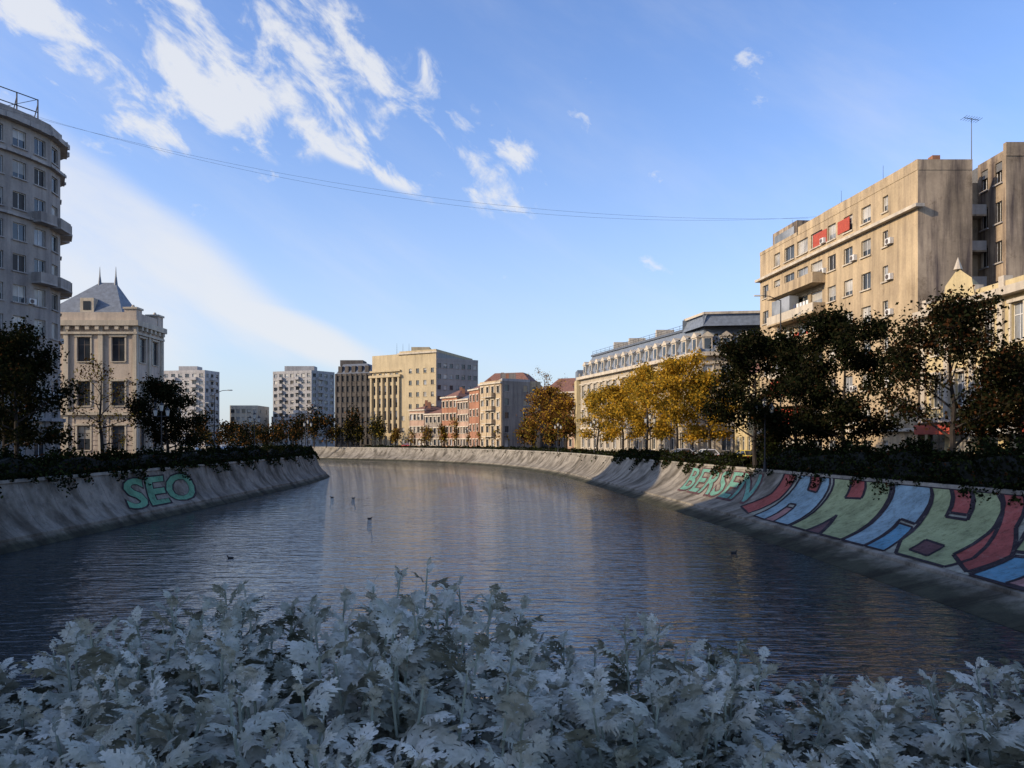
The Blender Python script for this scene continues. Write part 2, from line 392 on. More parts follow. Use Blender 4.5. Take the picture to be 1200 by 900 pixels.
L('paint_red',[(6.75,.20),(7.35,.06),(7.7,.30),(7.45,.55),(7.55,.93),(7.1,.93),(7.05,.5)],1.8)
L('paint_olive',[(7.65,.34),(8.4,.36),(9.0,.28),(9.15,.5),(8.9,.93),(7.6,.93)],1.3)
L('paint_red',[(7.85,.93),(8.6,.93),(8.15,.60)],2)
L('paint_blue',[(7.45,.04),(10.5,.02),(10.6,.40),(9.8,.44),(9.0,.27),(8.4,.34),(7.75,.30)],1.5)
L('paint_pink',[(8.1,.05),(8.8,.05),(8.75,.24),(8.35,.26)],2.2,.03)
L('paint_skyblue',[(9.2,.48),(10.6,.45),(10.7,.93),(9.0,.93)],1.2)
S+=outline([(9.95,.45),(9.8,.93)],.04,2.5)
def text_shape(txt,y0,y1,v0,v1,mat,layer,bold=0.02,shear=.15):
    cu=bpy.data.curves.new('lettering','FONT'); cu.body=txt; cu.offset=bold; cu.shear=shear; cu.resolution_u=3
    ob=bpy.data.objects.new('lettering_tmp',cu); COL.objects.link(ob)
    dg=bpy.context.evaluated_depsgraph_get(); me=ob.evaluated_get(dg).to_mesh()
    P=np.array([v.co[:2] for v in me.vertices]); F=[tuple(p.vertices) for p in me.polygons]
    ob.evaluated_get(dg).to_mesh_clear(); bpy.data.objects.remove(ob); bpy.data.curves.remove(cu)
    mn,mx=P.min(0),P.max(0); U=(P-mn)/(mx-mn)
    V=[(y0+(y1-y0)*u,v0+(v1-v0)*v) for u,v in U]
    return (mat,V,F,layer)
S.append(text_shape('BERSEN',83.3,65.7,.24,.88,'paint_maroon',1,.05))
S.append(text_shape('BERSEN',83,66,.28,.84,'paint_teal',2.2,.015))
decal(S,RR,1,'graffiti_mural',5.6)
S=[text_shape('SEO',60.2,74.8,.1,.80,'paint_black',1,.05,.25),text_shape('SEO',60.5,74.4,.14,.76,'paint_green',2.2,.025,.25)]
decal(S,LR,-1,'graffiti_lettering')
# ------------------------------------------------------------------ foliage
def leaf_object(name,C,S,mats,probs,parent=None,aspect=.6,seed=0):
    rng=np.random.default_rng(seed); C=np.asarray(C,float); n=len(C); S=np.asarray(S,float)[:,None]
    u=rng.normal(size=(n,3)); u/=np.linalg.norm(u,axis=1)[:,None]
    w=rng.normal(size=(n,3)); v=np.cross(u,w); v/=np.linalg.norm(v,axis=1)[:,None]
    u*=S; v*=S*aspect
    V=np.stack([C-u*.5,C+v*.5,C+u*.5,C-v*.5],1).reshape(-1,3).astype(np.float32)
    me=bpy.data.meshes.new(name); me.vertices.add(4*n); me.vertices.foreach_set('co',V.ravel())
    me.loops.add(4*n); me.loops.foreach_set('vertex_index',np.arange(4*n,dtype=np.int32))
    me.polygons.add(n); me.polygons.foreach_set('loop_start',np.arange(0,4*n,4,dtype=np.int32))
    for m in mats: me.materials.append(MATS[m])
    me.polygons.foreach_set('material_index',rng.choice(len(mats),n,p=probs).astype(np.int32))
    me.update(); me.validate()
    o=bpy.data.objects.new(name,me); COL.objects.link(o)
    if parent: o.parent=parent
    return o
def tree(name,x,y,h,cr,th,mats,probs,nleaf,size,seed,r0=.2,z=STREET,limbs=13,sig=.5,zs=1.0):
    rng=random.Random(seed); nr=np.random.default_rng(seed); mb=MB(); pts=[]
    p=Vector((x,y,z-.1)); tp=[p.copy()]; nseg=6; top=h*.86
    for i in range(nseg):
        p=p+Vector((rng.uniform(-.18,.18),rng.uniform(-.18,.18),top/nseg)); tp.append(p.copy())
    def rad(t): return r0*(1-.85*t)
    for i in range(nseg): mb.tube('bark',tp[i],tp[i+1],rad(i/nseg)*(1.25 if i==0 else 1),rad((i+1)/nseg),7,False)
    def along(t):
        f=t*nseg; i=min(int(f),nseg-1); return tp[i].lerp(tp[i+1],f-i)
    for k in range(limbs):
        t0=th/top+(1-th/top)*(k+.3)/limbs; t0=min(t0,.99)
        az=k*2.4+rng.uniform(-.5,.5); q=(t0-th/top)/(1-th/top)
        prof_=math.sin(math.pi*min(1,(.22+.72*q)))**.7
        L=cr*prof_*rng.uniform(.7,1.2); el=math.radians(rng.uniform(5,35)+30*q)
        d=Vector((math.cos(az)*math.cos(el),math.sin(az)*math.cos(el),math.sin(el)*zs)); s=along(t0); r=rad(t0)*.6
        for j in range(3):
            e=s+d*(L/3)+Vector((rng.uniform(-.12,.12),rng.uniform(-.12,.12),rng.uniform(-.05,.15)))*L/3
            mb.tube('bark',s,e,r*(1-.28*j),r*(1-.28*(j+1)),5,False)
            for m in range(2 if j else 1):
                a2=rng.uniform(0,6.28); dd=(d+Vector((math.cos(a2),math.sin(a2),rng.uniform(-.3,.7)))*.9).normalized(); l2=L*rng.uniform(.25,.45)
                e2=e+dd*l2; mb.tube('bark',e,e2,r*.35,.012,4,False)
                for w in(.45,.8,1.05): pts.append((e.lerp(e2,w) if w<=1 else e+dd*l2*w,rng.uniform(.5,1.2)))
                for g in range(2):
                    e3=e2+Vector((rng.uniform(-1,1),rng.uniform(-1,1),rng.uniform(-.4,1)))*l2*.5
                    mb.tube('bark',e2,e3,.018,.006,3,False); pts.append((e3,rng.uniform(.3,1.1)))
            s=e
        pts.append((s,1))
    ee=mb.build(name,names={'bark':'trunk_and_limbs'})
    W=np.array([w for _,w in pts]); W/=W.sum(); P=np.array([p[:] for p,_ in pts])
    idx=nr.choice(len(P),nleaf,p=W); off=nr.normal(size=(nleaf,3))*sig*np.array([1,1,.7])
    leaf_object('foliage',P[idx]+off,nr.uniform(.6,1.4,nleaf)*size,mats,probs,ee,.65,seed)
    return ee
DK=(['leaf_dark','leaf_dark2','leaf_rust'],[.72,.26,.02])
DR=(['leaf_dark','leaf_rust','leaf_dark2'],[.5,.15,.35])
YE=(['leaf_yellow','leaf_olive','leaf_dark2'],[.64,.31,.05])
GO=(['leaf_olive','leaf_green','leaf_yellow'],[.45,.10,.45])
BR=(['leaf_brown','leaf_rust','leaf_yellow'],[.55,.20,.25])
tree('street_tree',20.9,68,12.4,3.6,1.9,*DK,19000,.26,1)
tree('street_tree',25.4,61,12.4,3.9,1.9,*DK,18000,.26,2)
tree('street_tree',22.9,64,9.5,3.0,1.8,*DK,9000,.26,22)
tree('street_tree',26.8,48,11.0,3.8,2.0,*DR,16000,.22,3,r0=.22)
tree('street_tree',30.6,48,8,2.6,2.0,*DR,7000,.24,33)
tree('linden_tree',20.9,100,13.0,4.2,2.4,*YE,12000,.32,4)
tree('linden_tree',19.0,112,13.2,4.0,2.4,*YE,9000,.34,5)
tree('linden_tree',17.0,122,11.5,3.8,2.4,*YE,8000,.34,6)
tree('linden_tree',24.6,98,11,3.4,2.4,*GO,7000,.32,66)
tree('linden_tree',14.5,134,10.5,3.4,2.4,*GO,5500,.34,67)
tree('street_tree',-37.3,60,11.2,3.4,2.0,*DK,13000,.25,7)
tree('street_tree',-41.0,64,10,3,2.0,*DK,8000,.25,77)
tree('bare_tree',-39.2,76,10.5,3.0,2.0,*BR,1300,.22,8,sig=.35)
tree('street_tree',-36.8,85,8.8,3.8,1.6,*DK,12000,.26,9,zs=.7)
tree('autumn_tree',8.5,178,14,5,3,*BR,8000,.42,10,r0=.3)
tree('autumn_tree',11.5,168,11,4,3,*BR,5000,.42,12,r0=.3)
tree('bare_tree',9,215,22,6,6,*BR,900,.35,13,r0=.4)
def tree_mass(name,spots,mats,probs,seed,size=.55):
    nr=np.random.default_rng(seed); C=[]; mb=MB()
    for (x,y,h,r) in spots:
        mb.tube('bark',(x,y,STREET),(x,y,STREET+h*.6),.18,.08,5)
        for k in range(9):
            a=nr.uniform(0,6.28); rr=nr.uniform(.2,.9)*r; cz=STREET+h*nr.uniform(.35,.92)
            c=np.array([x+rr*math.cos(a)*.8,y+rr*math.sin(a)*.8,cz])
            mb.tube('bark',(x,y,STREET+h*.35),tuple(c),.07,.02,4)
            C.append(c+nr.normal(size=(90,3))*np.array([.32*r,.32*r,.10*h]))
    e=mb.build(name,names={'bark':'trunks'}); C=np.concatenate(C)
    leaf_object('foliage',C,nr.uniform(.6,1.4,len(C))*size,mats,probs,e,.65,seed)
def far_spots(t0,t1,n,o,h,seed,R=RR):
    rr=random.Random(seed); q=offs(R,o); out=[]
    for k in range(n):
        i=int(t0+(t1-t0)*(k+rr.uniform(-.3,.3))/n); x,y=q[max(0,min(i,len(q)-1))]; out.append((x,y,h*rr.uniform(.7,1.25),h*.28*rr.uniform(.8,1.3)))
    return out
tree_mass('quay_tree_row',far_spots(122,170,12,4,7,1),['leaf_brown','leaf_dark2','leaf_olive'],[.45,.25,.30],5)
tree_mass('quay_tree_row',far_spots(168,195,12,5,8,2),['leaf_dark','leaf_dark2','leaf_olive'],[.5,.3,.2],6)
tree_mass('distant_tree_row',[(-100+ i*7+random.uniform(-2,2),262+random.uniform(-8,10)+(-i*.3),random.uniform(8,14),random.uniform(3,4.5)) for i in range(8)],['leaf_dark','leaf_dark2','leaf_brown'],[.5,.3,.2],7,.7)
tree_mass('distant_tree_row',[(-40-i*6,145+i*4,random.uniform(5,8),2.4) for i in range(9)],['leaf_dark','leaf_dark2','leaf_brown'],[.5,.3,.2],8,.4)
def hedge(name,R,i0,i1,o0,o1,h,n,seed,size,spill=.25,mats=('leaf_dark','leaf_green','leaf_rust'),probs=(.74,.22,.04)):
    nr=np.random.default_rng(seed); A=np.array(offs(R,o0))[i0:i1]; B=np.array(offs(R,o1))[i0:i1]
    seg=np.r_[0,np.cumsum(np.hypot(*np.diff(A,axis=0).T))]; L=seg[-1]
    s=nr.uniform(0,L,n); f=nr.uniform(0,1,n)
    ax=np.interp(s,seg,A[:,0]);ay=np.interp(s,seg,A[:,1]);bx=np.interp(s,seg,B[:,0]);by=np.interp(s,seg,B[:,1])
    def hf(s): return h*(.78+.16*np.sin(s*.9+seed)+.12*np.sin(s*2.3+1)+.08*np.sin(s*5.1))
    dome=np.sqrt(np.clip(1-(2*f-1)**4,0,1))
    z=STREET+hf(s)*dome*nr.uniform(.15,1,n)**.45+nr.normal(size=n)*.12
    P=np.stack([ax+(bx-ax)*f,ay+(by-ay)*f,z],1)
    m=nr.uniform(size=n)<spill
    drop=np.clip(np.abs(np.sin(s*.33+seed)*np.sin(s*.81+2*seed))-.12+.15*np.sin(s*3.1),0.02,1)
    d=nr.uniform(0,1,n)**1.6*drop*1.9
    dirx=(ax-bx);diry=(ay-by); ln=np.hypot(dirx,diry); dirx/=ln;diry/=ln
    P[m,0]=(ax+dirx*(.25+d*.75)+nr.normal(size=n)*.08)[m]; P[m,1]=(ay+diry*(.25+d*.75))[m]; P[m,2]=(STREET+.40-d*.9+nr.normal(size=n)*.06)[m]
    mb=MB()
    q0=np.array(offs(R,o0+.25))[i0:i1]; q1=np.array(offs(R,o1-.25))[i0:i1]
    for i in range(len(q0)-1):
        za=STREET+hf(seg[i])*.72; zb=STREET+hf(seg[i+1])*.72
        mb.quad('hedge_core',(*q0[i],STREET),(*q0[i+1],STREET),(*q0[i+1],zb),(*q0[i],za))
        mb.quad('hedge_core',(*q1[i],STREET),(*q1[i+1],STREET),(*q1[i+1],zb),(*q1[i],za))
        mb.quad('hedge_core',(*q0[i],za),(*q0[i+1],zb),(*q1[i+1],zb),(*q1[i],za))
    e=mb.build(name,names={'hedge_core':'dark_core_sheets'})  # near-black sheets stand in for the hedge's shaded interior and block sky
    leaf_object('foliage',P,nr.uniform(.6,1.4,n)*size,list(mats),list(probs),e,.7,seed)
def idx(R,y): return int(np.argmin(np.abs(R[:120,3]-y)))
hedge('hedge',RR,idx(RR,15),idx(RR,72),.35,2.3,2.6,42000,3,.2,.10)
hedge('hedge',RR,idx(RR,71),idx(RR,118),.35,2.0,1.3,16000,4,.24,.3)
hedge('hedge',RR,idx(RR,117),idx(RR,117)+70,.5,2.0,.9,9000,5,.35,.1)
hedge('hedge',LR,idx(LR,20),idx(LR,124),.3,2.3,1.9,44000,6,.22,.22)
hedge('hedge',LR,idx(LR,123),idx(LR,123)+40,.3,2.3,1.4,8000,8,.3,.2)
# ------------------------------------------------------------------ buildings
G=STREET
def tower_left():
    mb=MB(); z1=38.2
    pl=[(-75,53),(-62,65.2),(-51.4,77.0),(-50.3,79.2),(-49.5,81.6),(-49.0,84),(-49.4,86.8),(-51,89.5),(-54,91.5),(-66,90),(-80,70)]
    cols=[6,6,1,1,1,1,1,1,0,0,0]
    for i in range(len(pl)):
        A,B=pl[i],pl[(i+1)%len(pl)]; c=cols[i]
        curved=2<=i<=7
        facade(mb,A,B,G,z1,c,11,1.35 if not curved else 1.5,1.75,.8,wm='grey_plaster',tm='grey_trim',ac=.35 if i==1 else .2,
               balc=(lambda c,f:f in(8,6)) if (curved and i>3) else (lambda c,f:(c in(1,4)) and f in (2,4,6,8)) if i<2 else None,surround=(i<2))
        if c:
            for zz,o,h in((z1,.7,.5),(z1-3.2,.45,.3),(G+4.5,.4,.35),(z1-9.4,.3,.25)): cornice(mb,A,B,zz,h,o,'grey_trim')
            cornice(mb,A,B,z1+.5,.9,.12,'grey_plaster')
    cap(mb,'roof_flat',pl,z1+.1)
    q=inset(pl,3.0)
    for i in range(len(q)):
        F=Fr(q[i],q[(i+1)%len(q)]); mb.quad('grey_plaster',F.P(0,z1),F.P(F.L,z1),F.P(F.L,z1+2.0),F.P(0,z1+2.0))
    cap(mb,'roof_flat',q,z1+2.0)
    mb.build('apartment_building')
    mb=MB(); F=Fr((-57.5,74.0),(-50.9,85.2)); zb,zt=z1+.2,z1+4.6
    for a in np.linspace(0,F.L,7):
        mb.tube('iron',F.P(a,zb),F.P(a,zt),.07,.07,4); mb.tube('iron',F.P(a,zb,-2),F.P(a,zt-.5),.05,.05,4)
    for z in(zb+1.9,zt-.05,zb+3.0): mb.tube('iron',F.P(0,z),F.P(F.L,z),.06,.06,4)
    for a in range(3): mb.tube('iron',F.P(a*F.L/3,zb+1.9),F.P((a+1)*F.L/3,zt),.04,.04,4)
    mb.build('roof_sign_frame')
tower_left()
def left_near():  # unseen block left of the frame, added to cast shade over the foreground
    mb=MB(); pl=[(-78,-70),(-46,-70),(-46,42),(-78,42)]
    for i,c in enumerate((8,28,8,0)): facade(mb,pl[i],pl[(i+1)%4],G,39,c,11,1.4,1.7,.9,mull=2)
    cap(mb,'roof_flat',pl,39); parapet(mb,'grey_trim',pl,39,.9)
    mb.build('unseen_shade_block')
left_near()
def pavilion():
    mb=MB(); x0,x1,y0,y1=-63.5,-49.8,105,112.6; z1=21.3
    pl=[(x0,y0),(x1,y0),(x1,y1),(x0,y1)]
    for i,c in enumerate((3,2,3,0)):
        A,B=pl[i],pl[(i+1)%4]
        facade(mb,A,B,G,z1,c,3,1.7,3.2,1.2,wm='palace_stone',tm='pale_trim',surround=True,pil=True,frame='dark_frame',glass='glass')
        cornice(mb,A,B,z1,.7,.6,'pale_trim'); cornice(mb,A,B,z1-1.1,.3,.35,'pale_trim'); cornice(mb,A,B,G+5.8,.4,.4,'pale_trim')
        cornice(mb,A,B,z1+.7,1.1,.1,'palace_stone')
        F=Fr(A,B)
        for s in np.arange(1,F.L,1.3): fbox(mb,'pale_trim',F,s-.25,s+.25,z1-.5,z1,-.1,.5)
        for zz in np.arange(G+.6,G+5.6,.62):
            for k in range(c):
                cw=F.L/c; fbox(mb,'palace_stone',F,k*cw+.33,(k+.5)*cw-1.25,zz,zz+.52,-.05,.07); fbox(mb,'palace_stone',F,(k+.5)*cw+1.25,(k+1)*cw-.33,zz,zz+.52,-.05,.07)
    cap(mb,'roof_flat',pl,z1+.4)
    for p in pl:
        sx=.6 if p[0]<-56 else -.6; sy=.6 if p[1]<108 else -.6
        a,b=p[0]+sx,p[1]+sy
        mb.box('palace_stone',a-.8,a+.8,b-.8,b+.8,z1+.72,z1+2.3)
        mb.box('pale_trim',a-.95,a+.95,b-.95,b+.95,z1+2.25,z1+2.5)
        mb.tube('pale_trim',(a,b,z1+2.5),(a,b,z1+2.9),.3,.15,8)
    rp=[(x0+.9,y0+.9),(x1-2.2,y0+.9),(x1-2.2,y1-.9),(x0+.9,y1-.9)]
    cy=(y0+y1)/2; cx=-56.0; zr=z1+1.9; zp=27.8
    L=[(cx-.5,cy),(cx+1.7,cy)]
    mb.box('palace_stone',rp[0][0],rp[1][0],rp[0][1],rp[2][1],z1+.5,zr)
    R0=[(*p,zr) for p in rp]; a=(*L[0],zp); b=(*L[1],zp)
    mb.add('slate_pale',R0+[a,b],[(0,1,5,4),(1,2,5),(2,3,4,5),(3,0,4)])
    for p in L: mb.tube('slate_pale',(*p,zp-.5),(*p,zp+.8),.28,.12,8); mb.tube('iron',(*p,zp+.7),(*p,zp+2.2),.1,.02,6)
    F=Fr((rp[0][0],rp[0][1]),(rp[1][0],rp[1][1])); s=F.L*.55
    fbox(mb,'pale_trim',F,s-.9,s+.9,zr,zr+2.0,-2,-.1); mb.quad('glass',F.P(s-.5,zr+.4,-.04),F.P(s+.5,zr+.4,-.04),F.P(s+.5,zr+1.6,-.04),F.P(s-.5,zr+1.6,-.04))
    pl=[(-90,106),(-63.8,106),(-63.8,128),(-90,128)]
    for i,c in enumerate((6,4,0,0)): facade(mb,pl[i],pl[(i+1)%4],G,19,c,3,1.9,3.2,1.1,wm='palace_stone',tm='pale_trim')
    slope_roof(mb,'slate_pale',pl,19,22.5,3)
    mb.build('courthouse_building')
pavilion()
def block(name,pl,z1,cols,floors,wm,tm,ww=1.5,wh=1.5,sill=.9,mull=0,par=.8,balc=None,roof='roof_flat',corn=None,z0=G,extra=None,surround=False,pil=False,glass=None,skip=None,depth=.25):
    mb=MB()
    for i in range(len(pl)):
        A,B=pl[i],pl[(i+1)%len(pl)]
        facade(mb,A,B,z0,z1,cols[i],floors,ww,wh,sill,wm=wm,tm=tm,mull=mull,balc=balc if cols[i] else None,surround=surround,pil=pil,glass=glass,skip=skip,depth=depth)
        if corn and cols[i]: cornice(mb,A,B,z1,corn,corn*.8,tm)
    cap(mb,roof,pl,z1)
    if par: parapet(mb,wm,pl,z1,par)
    if extra: extra(mb)
    return mb.build(name)
def liftroom(x0,x1,y0,y1,z0,z1,mat):
    return lambda mb: mb.box(mat,x0,x1,y0,y1,z0,z1)
block('residential_tower',[(-132,300),(-115,297),(-112.8,306),(-130,309)],31.5,[6,3,0,0],10,'tower_pale','tower_pale',1.7,1.4,balc=lambda c,f:c in(1,4) and f>0,extra=liftroom(-126,-119,300,305,31,34,'tower_pale'))
block('residential_tower',[(-97,322),(-79.6,315),(-72.7,325),(-90,333)],33,[7,4,0,0],11,'tower_concrete','tower_pale',1.7,1.4,balc=lambda c,f:c in(1,4) and f>0,extra=liftroom(-92,-80,321,326,33,36,'tower_concrete'))
block('low_building',[(-112,315),(-101,315),(-101,330),(-112,330)],19,[5,2,0,0],5,'pale_trim','pale_trim')
block('low_building',[(-100,330),(-88,330),(-88,345),(-100,345)],15,[5,2,0,0],4,'drab_plaster','pale_trim')
def darkx(mb):
    pl=[(-61,275),(-48,270.5),(-46.3,286),(-60,290)]
    slope_roof(mb,'slate',pl,29,32.5,2.2)
    F=Fr(pl[0],pl[1])
    for s in np.arange(1.5,F.L,2.6): fbox(mb,'dark_stone',F,s-.7,s+.7,29.3,31.6,-1.8,-.2)
    mb.box('dark_stone',-60,-52,277,284,32,34)
block('derelict_building',[(-61,275),(-48,270.5),(-46.3,286),(-60,290)],29,[7,4,0,0],7,'dark_stone','dark_stone',1.1,2.0,glass='void',extra=darkx,pil=True,par=0)
def beige():
    mb=MB(); P0,Pm,P1,P2,P3,P4=(-46.5,264),(-36.5,257.5),(-23.9,250),(-11.1,259),(-18,285),(-40,292)
    wing=[P0,Pm,(-30,285),(-40,292)]
    F=facade(mb,P0,Pm,G,28.5,5,6,1.3,3.0,.7,wm='beige_stone',tm='beige_stone',mull=0,sills=False,glass='glass')
    for k in range(6): fbox(mb,'beige_stone',F,k*F.L/5-.35,k*F.L/5+.35,G+5,26.5,-.1,.7)
    cornice(mb,P0,Pm,26.6,.8,.9,'beige_stone'); cornice(mb,P0,Pm,28.4,.5,.6,'beige_stone'); cap(mb,'roof_flat',wing,28.6)
    main=[Pm,P1,(-14,281),(-30,285)]
    facade(mb,Pm,P1,G,34,5,8,1.2,1.5,1.1,wm='beige_stone',tm='beige_stone',mull=0,skip=lambda c,f:f>=7 or c==0 and f>2)
    facade(mb,Pm,P0,28,34,0,1,wm='beige_stone')
    F=Fr((-30,285),Pm); mb.quad('beige_stone',F.P(0,G),F.P(F.L,G),F.P(F.L,34),F.P(0,34))
    facade(mb,P1,(-14,281),31,34,0,1,wm='beige_shaded')
    cap(mb,'roof_flat',main,34); parapet(mb,'beige_stone',main,34,.8)
    cornice(mb,Pm,P1,33.7,.5,.5,'pale_trim')
    right=[P1,P2,P3,(-26,285)]
    facade(mb,P1,P2,G,31.4,7,8,1.3,1.4,1.1,wm='beige_shaded',tm='beige_shaded',mull=0)
    facade(mb,P2,P3,G,31.4,6,8,1.3,1.4,1.1,wm='beige_shaded',tm='beige_shaded',mull=0)
    cap(mb,'roof_flat',right,31.4); parapet(mb,'beige_shaded',right,31.4,.7)
    mb.box('beige_stone',-33,-27,260,268,34.1,36.6)
    for x in(-38,-36,-34): mb.tube('iron',(x,262,34),(x,262,38),.08,.03,4)
    mb.build('stone_office_building')
beige()
def row(A,B,z1,cols,floors,wm,name,roof='roof_red',dp=12,rh=2.2,balc=None,ww=1.1,wh=1.7):
    F=Fr(A,B); a=F.P(0,0,-dp); b=F.P(F.L,0,-dp); pl=[A,B,(b[0],b[1]),(a[0],a[1])]
    mb=MB()
    facade(mb,A,B,G,z1,cols,floors,ww,wh,.9,wm=wm,tm='pale_trim',mull=0,surround=True,balc=balc)
    facade(mb,pl[1],pl[2],G,z1,3,floors,ww,wh,.9,wm=wm,tm='pale_trim',mull=0,skip=lambda c,f:c==1)
    facade(mb,pl[2],pl[3],G,z1,0,1,wm=wm); facade(mb,pl[3],pl[0],G,z1,0,1,wm=wm)
    cornice(mb,A,B,z1-.1,.4,.4,'pale_trim')
    if rh: slope_roof(mb,roof,pl,z1+.15,z1+rh,3.5)
    else: cap(mb,'roof_flat',pl,z1); parapet(mb,wm,pl,z1,.7)
    for fr,oo,hh in((.3,-5,3.3),(.75,-3.5,2.6)):
        c=F.P(F.L*fr,0,oo); mb.box('brick_orange',c[0]-.4,c[0]+.4,c[1]-.4,c[1]+.4,z1+.5,z1+hh)
    mb.build(name)
row((-31,240),(-26,235.5),15,4,3,'pink_plaster','row_house',rh=1.5)
row((-25.8,235.3),(-20.5,230),13.6,4,3,'drab_plaster','row_house',rh=1.8)
row((-20.3,229.8),(-15.5,223),18.2,4,4,'brick_orange','row_house')
row((-15.3,222.7),(-11.8,216),17.2,4,4,'pink_plaster','row_house',roof='slate')
row((-11.6,215.6),(-8.6,208.5),19.5,3,4,'brick_orange','row_house')
row((-8.4,208),(-2.8,199),20.5,4,5,'tan_plaster','corner_apartment_house',rh=0,balc=lambda c,f:c in(1,2) and f>0)
def greyb():
    mb=MB(); pl=[(-2.5,198.6),(4.6,203.5),(2,222),(-6,218)]
    facade(mb,pl[0],pl[1],G,21,3,5,1.2,1.6,.9,wm='drab_plaster',tm='grey_trim',mull=0,skip=lambda c,f:c==1)
    facade(mb,pl[1],pl[2],G,21,4,5,1.2,1.6,.9,wm='drab_plaster',tm='grey_trim',mull=0)
    facade(mb,pl[3],pl[0],G,21,0,1,wm='drab_plaster'); cap(mb,'roof_flat',pl,21); parapet(mb,'grey_trim',pl,21,.6)
    mb.box('drab_plaster',-3,1,206,212,21,23.5)
    mb.build('apartment_house')
greyb()
block('red_roof_house',[(-10,236),(6,230),(10,245),(-6,250)],22,[6,5,0,0],5,'brick_orange','pale_trim',1.1,1.5,extra=lambda mb:slope_roof(mb,'roof_red',[(-10,236),(6,230),(10,245),(-6,250)],22.2,26.2,4),par=0)
block('red_roof_house',[(9,228),(22,222),(24,236),(12,240)],20,[6,5,0,0],5,'drab_plaster','pale_trim',1.1,1.5,extra=lambda mb:slope_roof(mb,'roof_red',[(9,228),(22,222),(24,236),(12,240)],20.2,24,4),par=0)
row((6.5,214),(16.5,206),18.5,6,4,'drab_plaster','row_house',rh=2.5)
row((14,200),(19.5,190),14,4,3,'pink_plaster','row_house')
def mansard():
    mb=MB(); pl=[(14.0,162),(27.0,115),(37.5,113.5),(46,160)]
    ze=18.4; zt=23.0
    for i,c in enumerate((15,4,14,0)):
        A,B=pl[i],pl[(i+1)%4]
        facade(mb,A,B,G,ze,c,3,1.35,2.6,1.0,wm='mansard_wall',tm='pale_trim',surround=True,pil=False,mull=2)
        if c:
            F=Fr(A,B)
            cornice(mb,A,B,ze,.55,.7,'pale_trim'); cornice(mb,A,B,G+4.6,.35,.35,'pale_trim'); cornice(mb,A,B,ze-1.1,.2,.25,'pale_trim')
            cw=F.L/c
            for k in range(c):
                s=(k+.5)*cw; zb=ze+.9
                fbox(mb,'pale_trim',F,s-.7,s+.7,zb,zb+1.9,-1.9,-.25)
                fbox(mb,'pale_trim',F,s-.85,s+.85,zb+1.9,zb+2.1,-1.9,-.12)
                mb.add('pale_trim',[F.P(s-.8,zb+2.13,-.15),F.P(s+.8,zb+2.13,-.15),F.P(s,zb+2.7,-.15),F.P(s,zb+2.7,-2)],[(0,1,2),(0,2,3),(1,3,2)])
                mb.quad('glass',F.P(s-.45,zb+.2,-.20),F.P(s+.45,zb+.2,-.20),F.P(s+.45,zb+1.7,-.20),F.P(s-.45,zb+1.7,-.20))
                fbox(mb,'pale_trim',F,k*cw-.15,k*cw+.15,ze+.55,ze+1.3,-.1,.3)
    q=slope_roof(mb,'slate_pale',pl,ze+.5,zt,1.7)
    for i in(0,1,2):
        cornice(mb,q[i],q[(i+1)%4],zt-.05,.35,.25,'slate')
        F=Fr(q[i],q[(i+1)%4])
        for z in(zt+.6,zt+1.0): mb.tube('iron',F.P(0,z),F.P(F.L,z),.03,.03,4)
        for s in np.arange(0,F.L,2.2): mb.tube('iron',F.P(s,zt+.25),F.P(s,zt+1.05),.03,.03,4)
    c=[(26.2,122),(27.6,114.6),(37.9,113.1),(38.9,119.5)]
    for i in range(4):
        F=Fr(c[i],c[(i+1)%4]); mb.quad('slate_pale',F.P(0,zt-.3),F.P(F.L,zt-.3),F.P(F.L,zt+1.5,-.6),F.P(0,zt+1.5,-.6)); cornice(mb,c[i],c[(i+1)%4],zt+1.4,.35,-.2,'pale_trim')
    cap(mb,'slate',inset(c,.5),zt+1.6)
    for x,y in((20,152),(25,135),(31,122),(35,121),(22,146)): mb.box('pale_trim',x-.5,x+2.5,y-.5,y+.5,zt,zt+1.9)
    mb.box('cream_plaster',13.2,16.4,162.1,168,G,18.5); mb.box('slate_pale',13.4,16.2,162.3,167.8,18.5,20.5)
    mb.build('mansard_palace')
mansard()
simple('laundry_dark',(.05,.06,.10),.8)
